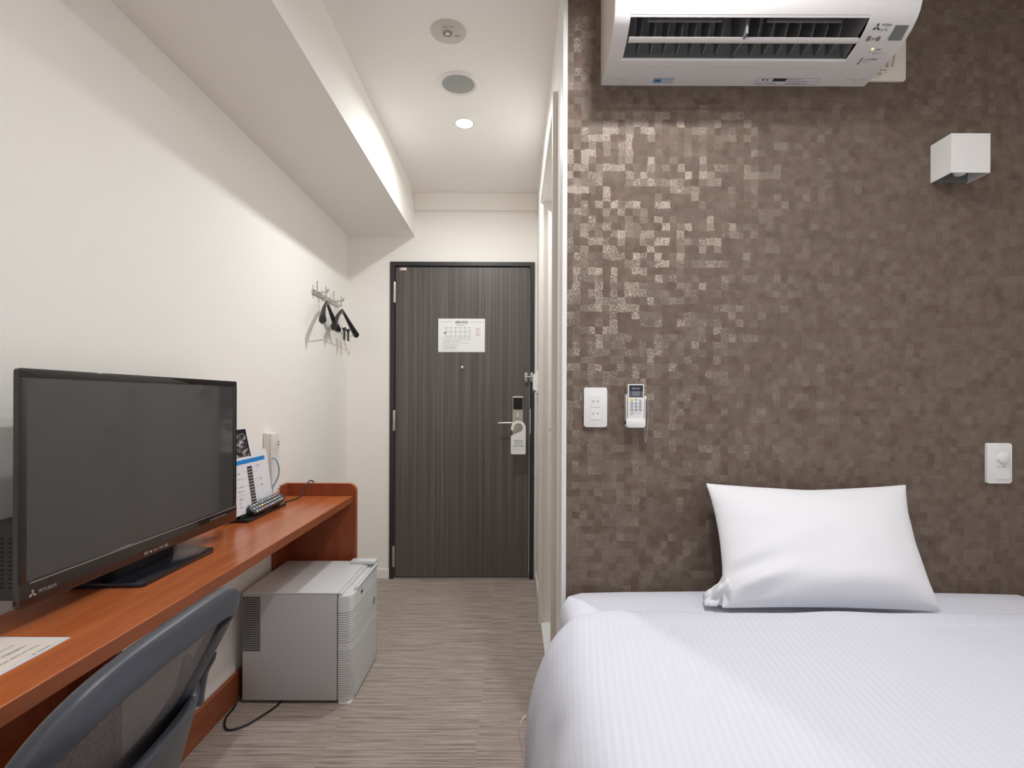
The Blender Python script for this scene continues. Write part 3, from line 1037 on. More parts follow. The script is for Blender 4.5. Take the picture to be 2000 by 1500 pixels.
tube(bm, smooth_path([(0.030, 1.18, 0.45), (0.018, 1.17, 0.44), (0.0145, 1.17, 0.415), (0.021, 1.172, 0.385), (0.024, 1.172, 0.36)], 5), 0.0013, 6)

# duvet
dv = thing('duvet', 'white striped duvet spread over the bed and hanging down its near left side', 'duvet', (0.84, 0.4, 0.6))
bmd = B()
LS = [(0.040, 0.085), (0.034, 0.15), (0.030, 0.20), (0.028, 0.25), (0.028, 0.29), (0.028, 0.33), (0.030, 0.365), (0.033, 0.40), (0.038, 0.43), (0.045, 0.46), (0.054, 0.49), (0.066, 0.52), (0.080, 0.55), (0.096, 0.575), (0.117, 0.597), (0.140, 0.612), (0.17, 0.622), (0.20, 0.626)]
TOPN = 34
RSx = 1.545
sect = list(LS)
for k in range(1, TOPN):
    sect.append((0.20 + (1.46 - 0.20) * k / TOPN, 0.630))
sect += [(1.46, 0.628), (1.53, 0.612), (1.575, 0.57), (1.60, 0.50), (1.608, 0.40), (1.60, 0.25), (1.60, 0.10)]
Y1D = 1.318
ysd = [Y1D - 0.020, Y1D - 0.006, Y1D, Y1D - 0.004, Y1D - 0.016, Y1D - 0.04, Y1D - 0.08] + [Y1D - 0.08 - 1.70 * (k / 90) ** 1.15 for k in range(1, 91)]
zoff = [-0.036, -0.026, -0.014, -0.005, 0.0, 0.002, 0.002]
arc = [0.0]
for k in range(1, len(sect)):
    arc.append(arc[-1] + math.hypot(sect[k][0] - sect[k - 1][0], sect[k][1] - sect[k - 1][1]))
duv = bmd.loops.layers.uv.new('UVMap')
rows = []
for j, yy in enumerate(ysd):
    row = []
    for i, (x, z) in enumerate(sect):
        X, Y, Z = x, yy, z
        # the far corner curves: the hem recedes where the duvet falls over the side
        fall = max(0.0, (0.22 - x) / 0.19) if x < 0.22 else 0.0
        side = 1.0 if z < 0.60 else 0.0
        kfar = max(0.0, 1 - (Y1D - yy) / 0.35)
        Y -= 0.050 * fall ** 2 * kfar + (0.10 * max(0, (0.50 - z) / 0.4) ** 1.3) * kfar * (1 if x < 0.3 else 0)
        if j < len(zoff):
            if z > 0.60:
                Z += zoff[j]
            else:
                X += -zoff[j] * (0.9 if x < 0.5 else -0.9)
                Z += zoff[j] * 0.4
        # soft folds
        w = noise.noise(Vector((X * 2.6, Y * 2.2, 0.3))) * 0.008 + noise.noise(Vector((X * 7, Y * 6, 2.0))) * 0.0035
        if z > 0.60:
            Z += w
        if x < 0.25:
            dfold = (0.005 * math.sin(Y * 17 + 4 * Z) + 0.008 * noise.noise(Vector((Y * 9, Z * 7, 7)))) * min(1.0, max(0.0, (0.60 - z) / 0.25))
            X += dfold * (1 - 0.8 * kfar)
            cx_, cy_ = 0.075, 0.98
            dd = math.exp(-(((Y - cy_) / 0.05) ** 2 + ((Z - 0.50) / 0.07) ** 2))
            X += 0.010 * dd
        # short creases on the falling side
        for (ca, cy_, dy_, amp_, ln_) in ((0.30, 1.02, 0.9, 0.009, 0.05), (0.22, 0.93, 0.6, 0.008, 0.06), (0.16, 1.06, -0.7, 0.006, 0.04), (0.38, 0.93, 0.8, 0.006, 0.05), (0.46, 0.86, 0.8, 0.004, 0.07)):
            du, dv_ = arc[i] - ca, yy - cy_
            along = du * dy_ + dv_
            across = du - dv_ * dy_
            cr = amp_ * math.exp(-(along / ln_) ** 2) * (math.exp(-(across / 0.018) ** 2) - 0.7 * math.exp(-((across - 0.03) / 0.016) ** 2))
            if x < 0.09: X -= cr
            else: Z += cr
        row.append(bmd.verts.new((X, Y, Z)))
    rows.append(row)
for j in range(len(rows) - 1):
    for i in range(len(sect) - 1):
        f_ = bmd.faces.new([rows[j][i], rows[j + 1][i], rows[j + 1][i + 1], rows[j][i + 1]])
        for lp, (jj, ii) in zip(f_.loops, ((j, i), (j + 1, i), (j + 1, i + 1), (j, i + 1))):
            lp[duv].uv = (arc[ii], ysd[jj])
cover = obj('duvet_cover', bmd, M_duvet, dv, 180)
sm_ = cover.modifiers.new('subsurf', 'SUBSURF')
sm_.levels = 2; sm_.render_levels = 2
so = cover.modifiers.new('thickness', 'SOLIDIFY')
so.thickness = 0.012; so.offset = -1.0
obj('hem_string', bm, M_string, dv, 60)

# pillow
pw = thing('pillow', 'white pillow leaning against the brown wall on the bed', 'pillow', (0.83, 1.42, 0.60))
TL, TR = Vector((0.568, 1.588, 0.906)), Vector((1.176, 1.588, 0.904))
BL, BR = Vector((0.535, 1.375, 0.609)), Vector((1.105, 1.362, 0.607))
nrm = (TR - TL).cross(BL - TL).normalized()
if nrm.y > 0: nrm = -nrm
def pil(side):
    def fn(a, b):
        u, v = a * 2 - 1, b * 2 - 1         # u left-right, v bottom-top
        # concave edges between the corner ears
        pinch_x = 1 - 0.055 * (1 - v * v) * (1 if u > 0 else 1.15)
        pinch_z = 1 - (0.135 if v > 0 else 0.03) * (1 - abs(u) ** 1.5)
        U_, V_ = u * pinch_x, v * pinch_z
        p = (BL * (1 - U_) / 2 + BR * (1 + U_) / 2) * (1 - V_) / 2 + (TL * (1 - U_) / 2 + TR * (1 + U_) / 2) * (1 + V_) / 2
        e = max(0.0, (1 - abs(u) ** 2.6)) ** 0.6 * max(0.0, (1 - abs(v) ** 2.4)) ** 0.6
        th = 0.078 * e * (1.15 - 0.2 * v)
        if side < 0: th *= 0.45
        wr = 0.0
        if side > 0:
            # folds running into the lower left corner
            g = math.exp(-((u + 0.85) ** 2 / 0.10 + (v + 0.62) ** 2 / 0.10))
            wr += 0.022 * g * math.sin((v * 9.5 - u * 4.5) * 1.5)
            wr += 0.008 * noise.noise(Vector((u * 2.2, v * 2.4, 3)))
            g2 = math.exp(-((u - 0.72) ** 2 / 0.004))
            wr += -0.0018 * g2 * (1 - v * v)
            # sag crease along the bottom
            g3 = math.exp(-((v + 0.72) ** 2 / 0.03)) * (1 - u * u)
            wr += 0.010 * g3
        q = p + nrm * side * th + nrm * wr * e ** 0.5
        # right edge leans out towards the bottom
        q.x += 0.02 * max(0, u) * (1 - v * v) * -0.6
        q.z = max(q.z, 0.5975 + 0.0 * abs(u))
        q.y = min(q.y, YH - 0.006)
        return q
    return fn
bm = B()
nu, nv = 44, 32
F_ = grid_surf(bm, pil(1), nu, nv)
K_ = grid_surf(bm, pil(-1), nu, nv)
bmesh.ops.remove_doubles(bm, verts=bm.verts, dist=0.0006)
po = obj('pillowcase', bm, M_pillow, pw, 180)
sm_ = po.modifiers.new('subsurf', 'SUBSURF'); sm_.levels = 1; sm_.render_levels = 1
# crumpled open end of the pillowcase at the lower left
bm = B()
def flap(a, b):
    ang = b * 2 * math.pi
    r = (0.036 * (1 - a) + 0.021 * a) * (1 + 0.34 * math.sin(ang * 3 + a * 3) + 0.15 * math.sin(ang * 5 - a * 9) + 0.10 * math.sin(a * 16))
    c = Vector((0.575, 1.42, 0.650)).lerp(Vector((0.516, 1.44, 0.612)), a)
    q = c + Vector((0.35 * math.cos(ang) * r, math.cos(ang) * r * 1.2, math.sin(ang) * r * (1.0 - 0.45 * a)))
    q.z = max(q.z, 0.597)
    return q
grid_surf(bm, flap, 16, 30)
bmesh.ops.remove_doubles(bm, verts=bm.verts, dist=0.0004)
fo = obj('case_opening', bm, M_pillow, pw, 180)
so = fo.modifiers.new('thickness', 'SOLIDIFY'); so.thickness = 0.0015
sm_ = fo.modifiers.new('subsurf', 'SUBSURF'); sm_.levels = 1; sm_.render_levels = 1

# ------------------------------------------------------------------ desk
DZT, DFX, DYE = 0.700, -0.742, 2.46
desk = thing('desk', 'long reddish cherry wood wall desk with raised rounded end panel', 'desk', (-0.90, 1.0, 0))
bm = B()
prism(bm, [(XL + 0.002, DZT), (DFX - 0.003, DZT), (DFX, DZT - 0.003), (DFX, DZT - 0.026), (DFX - 0.003, DZT - 0.029), (XL + 0.002, DZT - 0.029)], 'y', -0.60, DYE - 0.0005)
dtop = obj('desk_top', bm, M_desk, desk)
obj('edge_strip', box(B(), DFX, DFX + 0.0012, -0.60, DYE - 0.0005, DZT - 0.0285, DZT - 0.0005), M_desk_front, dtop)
# end panel with rounded upper front corner
bm = B()
ex0, ex1, ez = XL + 0.002, -0.728, 0.757
r = 0.035
pts = [(ex0, 0.0), (ex1, 0.0), (ex1, ez - r)] + [(ex1 - r + r * math.cos(a), ez - r + r * math.sin(a)) for a in [math.radians(15 * k) for k in range(1, 7)]] + [(ex0, ez)]
prism(bm, pts, 'y', DYE, DYE + 0.025)
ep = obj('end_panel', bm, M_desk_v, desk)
bm = B()
edge = [(ex1, 0.0)] + [(ex1, ez - r)] + [(ex1 - r + r * math.cos(a), ez - r + r * math.sin(a)) for a in [math.radians(15 * k) for k in range(1, 7)]] + [(ex0, ez)]
vs0 = []
for k in range(len(edge)):
    pass
off_ = [(ex1 + 0.0015, 0.0), (ex1 + 0.0015, ez - r)] + [(ex1 - r + (r + .0015) * math.cos(a), ez - r + (r + .0015) * math.sin(a)) for a in [math.radians(15 * k) for k in range(1, 7)]] + [(ex0, ez + 0.0015)]
prism(bm, off_ + list(reversed(edge)), 'y', DYE - 0.001, DYE + 0.026)
obj('edge_band', bm, M_desk_edge, ep)
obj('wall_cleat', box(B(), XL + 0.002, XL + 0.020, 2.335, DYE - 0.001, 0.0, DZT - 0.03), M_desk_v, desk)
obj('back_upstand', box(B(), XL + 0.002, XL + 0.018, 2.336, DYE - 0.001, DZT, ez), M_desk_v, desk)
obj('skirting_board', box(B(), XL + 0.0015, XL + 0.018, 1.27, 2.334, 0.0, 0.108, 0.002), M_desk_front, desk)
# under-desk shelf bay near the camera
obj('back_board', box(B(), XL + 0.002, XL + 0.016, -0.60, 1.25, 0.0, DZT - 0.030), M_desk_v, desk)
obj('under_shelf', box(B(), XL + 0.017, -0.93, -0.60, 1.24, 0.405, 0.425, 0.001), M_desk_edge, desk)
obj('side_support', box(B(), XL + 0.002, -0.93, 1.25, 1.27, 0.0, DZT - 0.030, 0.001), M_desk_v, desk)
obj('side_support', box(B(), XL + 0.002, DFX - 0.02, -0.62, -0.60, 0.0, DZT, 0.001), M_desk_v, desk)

# laminated paper on the desk
o = thing('information_sheet', 'laminated cream sheet with small print lying at the near end of the desk', 'paper', (-0.92, 0.85, DZT))
px0, px1, py0, py1 = -1.035, -0.828, 0.70, 0.998
obj('laminate', box(B(), px0, px1, py0, py1, DZT + 0.0003, DZT + 0.0011), M_paper_gloss, o)
bm = B()
patch(bm, (px0 + 0.008, py0 + 0.008, DZT + 0.0011), (1, 0, 0), (0, 1, 0), 0, px1 - px0 - 0.016, 0, py1 - py0 - 0.016, 0.0002)
obj('cream_print', bm, M_cream_paper, o)
rows_ = [('\u30db\u30c6\u30eb\u306e\u3054\u6848\u5185\u3068\u304a\u9858\u3044\u3092\u3053\u3061\u3089\u306b', 0), ('\u3054\u5229\u7528\u6642\u9593\u306f 15:00-10:00', 1), ('Check out 10:00  Wi-Fi free', 2), ('Laundry  2F', 3)]
lettering('lettering', [(s_, (-0.905 + 0.010 * k + 0.012 * k, 0.965 - 0.0 * k, DZT + 0.0016), 0.008) for s_, k in rows_], M_ink_grey, o, (0, -1, 0), (1, 0, 0))

# ------------------------------------------------------------------ television
tv = thing('television', 'black flat screen television, switched off, on the desk', 'television', (-0.95, 1.38, DZT))
A_ = Vector((-0.9315, 1.003, 0.0)); B_ = Vector((-0.917, 1.765, 0.0))
tu = (B_ - A_).normalized()
tn = Vector((tu.y, -tu.x, 0))       # outward, towards +X
TW = (B_ - A_).length
TZ0, TZ1 = 0.748, 1.206
UPV = Vector((0, 0, 1))
def tp(u, z, n_=0.0):
    return A_ + tu * u + tn * n_ + UPV * z
def tvprism(bm, outline, n0, n1, bevel=0.0):
    va = [bm.verts.new(tp(u, z, n0)) for u, z in outline]
    vb = [bm.verts.new(tp(u, z, n1)) for u, z in outline]
    fs = [bm.faces.new(va), bm.faces.new(list(reversed(vb)))]
    for i in range(len(va)):
        fs.append(bm.faces.new([va[i], va[(i + 1) % len(va)], vb[(i + 1) % len(va)], vb[i]]))
    if bevel:
        bmesh.ops.bevel(bm, geom=list(fs[1].edges), offset=bevel, segments=3, profile=0.5, affect='EDGES')
SB, ST, SS = TZ0 + 0.048, TZ1 - 0.017, 0.017
# bezel as a frame ring
bm = B()
tvprism(bm, rrect(0, TW, TZ0, TZ1, 0.008), -0.011, -0.004, 0.0)
bez_back = obj('housing', bm, M_gloss_black, tv, 40)
bm = B()
tvprism(bm, [(0.0, ST), (TW, ST), (TW, TZ1 - 0.003), (TW - 0.004, TZ1), (0.004, TZ1), (0.0, TZ1 - 0.003)], -0.004, 0.0, 0.0015)
tvprism(bm, [(0.0, SB), (SS, SB), (SS, ST), (0.0, ST)], -0.004, 0.0, 0.0008)
tvprism(bm, [(TW - SS, SB), (TW, SB), (TW, ST), (TW - SS, ST)], -0.004, 0.0, 0.0008)
obj('bezel', bm, M_gloss_black, tv, 40)
bm = B()
tvprism(bm, [(0.0, TZ0 + 0.004), (0.004, TZ0), (TW - 0.004, TZ0), (TW, TZ0 + 0.004), (TW, SB), (0.0, SB)], -0.004, 0.001, 0.0015)
lb = obj('lower_bezel', bm, M_bezel_brown, tv, 40)
bm = B()
tvprism(bm, [(0.022, SB - 0.0045), (TW - 0.01, SB - 0.0045), (TW - 0.01, SB - 0.003), (0.022, SB - 0.003)], 0.001, 0.002)
obj('silver_line', bm, M_silver, lb)
bm = B()
tvprism(bm, [(SS, SB), (TW - SS, SB), (TW - SS, ST), (SS, ST)], -0.0040, -0.0025)
obj('screen', bm, M_screen, tv)
bm = B()
three_diamonds(bm, tp(0.028, TZ0 + 0.022, 0.0014), tu, UPV, 0.0055)
obj('emblem', bm, M_silver, lb)
lettering('lettering', [('MITSUBISHI', tp(0.040, TZ0 + 0.019, 0.0014), 0.0100, 0.8)], M_silver, lb, tu, UPV)
lettering('lettering', [('LED  BACKLIGHT  FULL HD 1080', tp(TW - 0.15, TZ0 + 0.030, 0.0014), 0.0060, 1.0)], M_ink_light, lb, tu, UPV)
lettering('lettering', [('\u96fb\u6e90  \u25cf  HDD  \u4e88\u7d04  \u9332\u753b', tp(0.33, TZ0 + 0.008, 0.0014), 0.0080, 1.0)], M_ink_light, lb, tu, UPV)
# back housing with vents (built-in recorder)
bm = B()
tvprism(bm, [(0.016, TZ0 + 0.012), (TW - 0.02, TZ0 + 0.012), (TW - 0.02, TZ0 + 0.165), (TW - 0.25, TZ0 + 0.170), (TW - 0.28, TZ1 - 0.06), (0.28, TZ1 - 0.06), (0.25, TZ0 + 0.170), (0.016, TZ0 + 0.160)], -0.078, -0.011)
bh = obj('rear_housing', bm, M_black, tv, 40)
bm = B()
for k in range(12):
    z = TZ0 + 0.035 + 0.0085 * k
    for (n0, n1) in ((-0.036, -0.020), (-0.060, -0.044)):
        va = [tp(0.0155, z, n0), tp(0.0155, z, n1), tp(0.0155, z + 0.004, n1), tp(0.0155, z + 0.004, n0)]
        flat_poly(bm, va)
obj('vent_slots', bm, M_hole, bh)
bm = B()
flat_poly(bm, [tp(0.0152, TZ0 + 0.098, -0.020), tp(0.0152, TZ0 + 0.098, -0.0125), tp(0.0152, TZ0 + 0.145, -0.0125), tp(0.0152, TZ0 + 0.145, -0.020)])
obj('rear_label', bm, M_cream_paper, bh)
# stand
bm = B()
box(bm, -0.995, -0.955, 1.28, 1.50, DZT + 0.01, TZ0 + 0.03, 0.003)
obj('stand_neck', bm, M_black, tv, 40)
bm = B()
prism(bm, [(-1.040, 1.250), (-0.885, 1.262), (-0.876, 1.270), (-0.873, 1.552), (-0.880, 1.565), (-1.040, 1.600)], 'z', DZT + 0.0003, DZT + 0.012, bevel=0.002)
obj('stand_base', bm, pm('stand_black', (0.012, 0.013, 0.02), 0.18), tv, 40)

# ------------------------------------------------------------------ leaflet stand, leaflets, remote, phone
ls = thing('leaflet_stand', 'low black tray stand on the desk beside the television', 'stand', (-1.0, 2.06, DZT))
bm = B()
box(bm, -1.045, -0.955, 1.92, 2.245, DZT + 0.0003, DZT + 0.012, 0.002)
box(bm, -1.045, -1.037, 1.92, 2.245, DZT + 0.012, DZT + 0.06, 0.001)
box(bm, -0.985, -0.980, 1.92, 2.245, DZT + 0.012, DZT + 0.022, 0.001)
obj('tray', bm, M_black, ls)
for y0_ in (2.05, 2.16):
    bm = B()
    prism(bm, [(-0.978, DZT + 0.012), (-0.957, DZT + 0.012), (-0.957, DZT + 0.020), (-0.978, DZT + 0.034)], 'y', y0_, y0_ + 0.025)
    obj('remote_cradle', bm, M_black, ls)

def leaf_frame(b0, b1, lean, h):
    R = (Vector(b1) - Vector(b0)).normalized()
    Uv = Vector((lean[0], lean[1], 1)).normalized()
    return Vector(b0), R, Uv

# the instruction leaflet (white, blue bar, picture of a remote)
lf = thing('leaflet', 'white leaflet with blue heading bar and printed remote propped beside the television', 'leaflet', (-0.99, 2.06, DZT + 0.02))
O_, R_, U_ = leaf_frame((-0.990, 1.905, DZT + 0.024), (-0.990, 2.205, DZT + 0.024), (-0.17, 0.05), 0.22)
n_ = R_.cross(U_).normalized()
W_, H_ = 0.295, 0.222
bm = B()
vs = [O_ + R_ * a + U_ * b for a, b in ((0, 0), (W_, 0), (W_, H_), (0, H_))]
va = [bm.verts.new(p) for p in vs]; vb = [bm.verts.new(p - n_ * 0.0012) for p in vs]
bm.faces.new(va); bm.faces.new(list(reversed(vb)))
for i in range(4): bm.faces.new([va[i], vb[i], vb[(i + 1) % 4], va[(i + 1) % 4]])
obj('sheet', bm, M_paper_gloss, lf)
bm = B(); patch(bm, O_, R_, U_, 0.01, W_ - 0.025, H_ - 0.042, H_ - 0.026, 0.0004)
obj('heading_bar', bm, M_ink_blue, lf)
bm = B(); patch(bm, O_, R_, U_, 0.120, 0.158, 0.010, H_ - 0.055, 0.0004)
pr = obj('printed_remote', bm, pm('print_dark_brown', (0.05, 0.03, 0.03), 0.5), lf)
bm = B()
for k in range(13):
    for c_ in range(3):
        patch(bm, O_, R_, U_, 0.124 + 0.011 * c_, 0.131 + 0.011 * c_, 0.016 + 0.0115 * k, 0.0205 + 0.0115 * k, 0.0007)
obj('printed_keys', bm, M_ink_light, pr)
bm = B()
for k in range(5):
    patch(bm, O_, R_, U_, 0.160, 0.215 + 0.012 * (k % 2), 0.030 + 0.028 * k, 0.0308 + 0.028 * k, 0.0004)
    patch(bm, O_, R_, U_, 0.070, 0.118, 0.040 + 0.028 * k, 0.0408 + 0.028 * k, 0.0004)
patch(bm, O_, R_, U_, 0.172, 0.182, 0.030, 0.038, 0.0006)
obj('callout_lines', bm, M_ink_light, lf)
lettering('lettering', [('\u5165\u529b\u5207\u63db', O_ + R_ * 0.185 + U_ * 0.160, 0.0085), ('\u97f3\u91cf', O_ + R_ * 0.205 + U_ * 0.105, 0.0085), ('\u9078\u5c40', O_ + R_ * 0.210 + U_ * 0.080, 0.0085),
                        ('\u96fb\u6e90', O_ + R_ * 0.045 + U_ * 0.145, 0.0085), ('\u5730\u30c7\u30b8', O_ + R_ * 0.045 + U_ * 0.125, 0.0085), ('\u30c6\u30ec\u30d3\u306e\u64cd\u4f5c', O_ + R_ * 0.030 + U_ * 0.095, 0.0075),
                        ('1 \u96fb\u6e90\u3092\u5165\u308c\u308b', O_ + R_ * 0.030 + U_ * 0.080, 0.007), ('2 \u30c1\u30e3\u30f3\u30cd\u30eb', O_ + R_ * 0.030 + U_ * 0.066, 0.007), ('3 \u97f3\u91cf\u8abf\u6574', O_ + R_ * 0.030 + U_ * 0.052, 0.007),
                        ('4 \u6d88\u97f3', O_ + R_ * 0.030 + U_ * 0.038, 0.007), ('5 \u5b57\u5e55', O_ + R_ * 0.030 + U_ * 0.024, 0.007)], M_ink_grey, lf, R_, U_, 0.0006)
# dark brochure behind it
br = thing('brochure', 'dark brochure with a grey photograph standing behind the white leaflet', 'brochure', (-1.02, 2.02, DZT + 0.02))
O_, R_, U_ = leaf_frame((-1.022, 1.88, DZT + 0.022), (-1.022, 2.20, DZT + 0.022), (-0.012, -0.40), 0.30)
n_ = R_.cross(U_).normalized()
W_, H_ = 0.28, 0.335
bm = B()
vs = [O_ + R_ * a + U_ * b for a, b in ((0, 0), (W_, 0), (W_, H_), (0, H_))]
va = [bm.verts.new(p) for p in vs]; vb = [bm.verts.new(p - n_ * 0.0015) for p in vs]
bm.faces.new(va); bm.faces.new(list(reversed(vb)))
for i in range(4): bm.faces.new([va[i], vb[i], vb[(i + 1) % 4], va[(i + 1) % 4]])
m = pm('brochure_photo', (0.05, 0.05, 0.05), 0.3)
t = NT(m)
x, y, z, v = t.xyz()
nn = t.noise(t.comb(0.0, t.math('MULTIPLY', y, 26), t.math('MULTIPLY', z, 60)), 1.0, 3, 0.6)
t.l(t.ramp(nn, [(0.42, (0.025, 0.025, 0.03)), (0.52, (0.12, 0.10, 0.11)), (0.62, (0.55, 0.55, 0.57))]), t.b.inputs['Base Color'])
obj('cover', bm, m, br)
bm = B(); patch(bm, O_, R_, U_, 0.0, W_, H_ - 0.016, H_, 0.0004)
patch(bm, O_, R_, U_, W_ - 0.010, W_, 0.0, H_, 0.0004)
obj('cover_border', bm, M_navy, br)

# TV remote lying in the cradle
rc = thing('remote_control', 'black many-buttoned television remote resting on the black tray stand', 'remote control', (-0.962, 2.08, DZT + 0.035))
p0, p1 = Vector((-0.975, 1.975, DZT + 0.030)), Vector((-0.958, 2.205, DZT + 0.046))
R_ = (p1 - p0).normalized()
U_ = Vector((-0.80, 0.06, 0.60)); U_ = (U_ - R_ * U_.dot(R_)).normalized()
n_ = R_.cross(U_).normalized()
if n_.z < 0: n_ = -n_
L_ = (p1 - p0).length
bm = B()
outl = rrect(0, L_, -0.022, 0.022, 0.012)
va = [bm.verts.new(p0 + R_ * a + U_ * b + n_ * 0.006) for a, b in outl]
vb = [bm.verts.new(p0 + R_ * a + U_ * b * 0.9 - n_ * 0.014) for a, b in outl]
fs = [bm.faces.new(va), bm.faces.new(list(reversed(vb)))]
for i in range(len(va)): bm.faces.new([va[i], vb[i], vb[(i + 1) % len(va)], va[(i + 1) % len(va)]])
bmesh.ops.bevel(bm, geom=list(fs[0].edges), offset=0.002, segments=2, profile=0.5, affect='EDGES')
rbody = obj('remote_body', bm, M_black, rc, 40)
kc = [M_key, M_ink_light, M_key_yellow, M_ink_red, M_bluecord]
for a in range(11):
    for b in range(3):
        bm = B()
        c0 = p0 + R_ * (0.020 + 0.0185 * a) + U_ * (-0.014 + 0.014 * b) + n_ * 0.0062
        va = [c0 + R_ * i + U_ * j for i, j in ((-0.0062, -0.0042), (0.0062, -0.0042), (0.0062, 0.0042), (-0.0062, 0.0042))]
        A1 = [bm.verts.new(q) for q in va]; A2 = [bm.verts.new(q + n_ * 0.0018) for q in va]
        bm.faces.new(A2)
        for i in range(4): bm.faces.new([A1[i], A1[(i + 1) % 4], A2[(i + 1) % 4], A2[i]])
        mt = kc[2] if (a, b) == (3, 1) else kc[3] if (a, b) in ((3, 0), (10, 2)) else kc[4] if (a, b) == (3, 2) else (M_ink_light if (a + b) % 3 == 0 else M_key)
        obj('key', bm, mt, rbody)

# telephone standing by the wall
ph = thing('telephone', 'slim white telephone upright against the wall behind the leaflets', 'telephone', (-1.045, 2.29, DZT))
bm = B()
prism(bm, [(XL + 0.0015, DZT + 0.002), (XL + 0.024, DZT + 0.002), (XL + 0.024, 1.000), (XL + 0.0015, 1.004)], 'y', 2.255, 2.332, bevel=0.0015)
pb = obj('phone_base', bm, M_acside, ph, 40)
bm = B()
prism(bm, [(XL + 0.025, DZT + 0.02), (XL + 0.038, DZT + 0.02), (XL + 0.040, DZT + 0.07), (XL + 0.034, DZT + 0.09), (XL + 0.034, 0.93), (XL + 0.040, 0.95), (XL + 0.036, 0.998), (XL + 0.025, 0.999)], 'y', 2.262, 2.326, bevel=0.002)
obj('handset', bm, M_plastic, ph, 40)
bm = B()
box(bm, XL + 0.0405, XL + 0.0412, 2.300, 2.320, 0.962, 0.965)
box(bm, XL + 0.0405, XL + 0.0412, 2.300, 2.320, 0.950, 0.953)
obj('speaker_slots', bm, M_ink_grey, ph)
bm = B()
tube(bm, smooth_path([(XL + 0.036, 2.262, 0.895), (XL + 0.050, 2.262, 0.892), (XL + 0.060, 2.270, 0.86), (XL + 0.058, 2.272, 0.82), (XL + 0.046, 2.262, 0.785), (XL + 0.036, 2.252, 0.765)], 6), 0.0035, 8)
obj('cord', bm, M_bluecord, ph, 60)

# binder clip wires and thin black cable at the desk end
o = thing('binder_clip', 'small wire handled clip at the end of the leaflet stand', 'clip', (-1.0, 2.262, DZT))
bm = B()
for dy in (0, 0.012):
    tube(bm, smooth_path([(-1.000, 2.255 + dy, DZT + 0.014), (-0.997, 2.255 + dy, DZT + 0.03), (-1.004, 2.262 + dy, DZT + 0.052), (-0.998, 2.268 + dy, DZT + 0.070), (-1.006, 2.272 + dy, DZT + 0.062)], 5), 0.0012, 6)
obj('wire_handles', bm, M_steel, o, 60)
bm = B()
prism(bm, [(-1.008, DZT + 0.0005), (-0.990, DZT + 0.0005), (-0.999, DZT + 0.016)], 'y', 2.250, 2.275)
obj('clip_jaw', bm, M_black, o)
bm = B()
tube(bm, smooth_path([(-0.985, 2.30, DZT + 0.0035), (-0.965, 2.36, DZT + 0.0035), (-0.955, 2.41, DZT + 0.02), (-0.950, 2.448, DZT + 0.055), (-0.945, 2.472, DZT + 0.068), (-0.935, 2.490, DZT + 0.062), (-0.935, 2.500, DZT + 0.03)], 6), 0.0028, 8)
o = obj('cable', bm, M_black, None, 60, origin=(-0.95, 2.40, DZT))
tag(o, 'thin black cable looping over the raised end panel of the desk', 'cable')

# ------------------------------------------------------------------ mini fridge
fr = thing('mini_fridge', 'small white grey mini fridge on the carpet under the desk', 'fridge', (-0.82, 2.2, 0))
FX0, FX1, FY0, FY1, FZ0, FZ1 = -1.018, -0.663, 2.005, 2.400, 0.012, 0.414
bm = B()
box(bm, FX0, FX1, FY0, FY1, FZ0, FZ1, 0.003)
body = obj('cabinet', bm, M_fridge_side, fr, 40)
bm = B()
box(bm, FX0 + 0.001, FX1 + 0.004, FY0 - 0.0015, FY1 + 0.001, FZ1 - 0.0005, FZ1 + 0.005, 0.0015)
obj('top_panel', bm, M_fridge, fr, 40)
bm = B()
DXF = -0.604
outl = [(FX1 + 0.006, FY0), (FX1 + 0.030, FY0), (FX1 + 0.046, FY0 + 0.006), (DXF - 0.004, FY0 + 0.022), (DXF, FY0 + 0.05), (DXF, FY1 - 0.05), (DXF - 0.004, FY1 - 0.022), (FX1 + 0.046, FY1 - 0.006), (FX1 + 0.030, FY1), (FX1 + 0.006, FY1)]
prism(bm, outl, 'z', FZ0 - 0.004, FZ1 - 0.008, bevel=0.004)
door = obj('fridge_door', bm, M_ribs, fr, 35)
bm = B()
box(bm, FX1, FX1 + 0.007, FY0 + 0.004, FY1 - 0.004, FZ0 + 0.004, FZ1 - 0.012)
obj('door_seal', bm, M_ink_grey, fr)
# handle lip along the door's top with a trough
bm = B()
box(bm, FX1 + 0.004, FX1 + 0.020, FY0 + 0.004, FY1 - 0.006, FZ1 - 0.009, FZ1 + 0.003, 0.003)
prism(bm, [(DXF - 0.014, FZ1 - 0.012), (DXF + 0.001, FZ1 - 0.012), (DXF + 0.003, FZ1 + 0.004), (DXF - 0.003, FZ1 + 0.006), (DXF - 0.010, FZ1 + 0.002)], 'y', FY0 + 0.062, FY1 - 0.030, bevel=0.002)
box(bm, FX1 + 0.018, DXF - 0.002, FY1 - 0.032, FY1 - 0.006, FZ1 - 0.010, FZ1 + 0.005, 0.003)
obj('door_handle', bm, M_fridge, door, 40)
bm = B()
box(bm, FX1 - 0.055, DXF - 0.004, FY1 - 0.048, FY1 - 0.002, FZ1 + 0.005, FZ1 + 0.019, 0.003)
obj('hinge_cover', bm, M_fridge, fr, 40)
bm = B()
box(bm, DXF - 0.0005, DXF + 0.0012, FY0 + 0.115, FY0 + 0.135, FZ1 - 0.040, FZ1 - 0.028, 0.0004)
obj('lock', bm, M_black, door)
bm = B()
lathe(bm, [(0.0001, 0.0018), (0.016, 0.0018), (0.018, 0.0)], (DXF, FY1 - 0.085, 0.275), 'x', 28)
obj('badge', bm, M_ink_grey, door, 40)
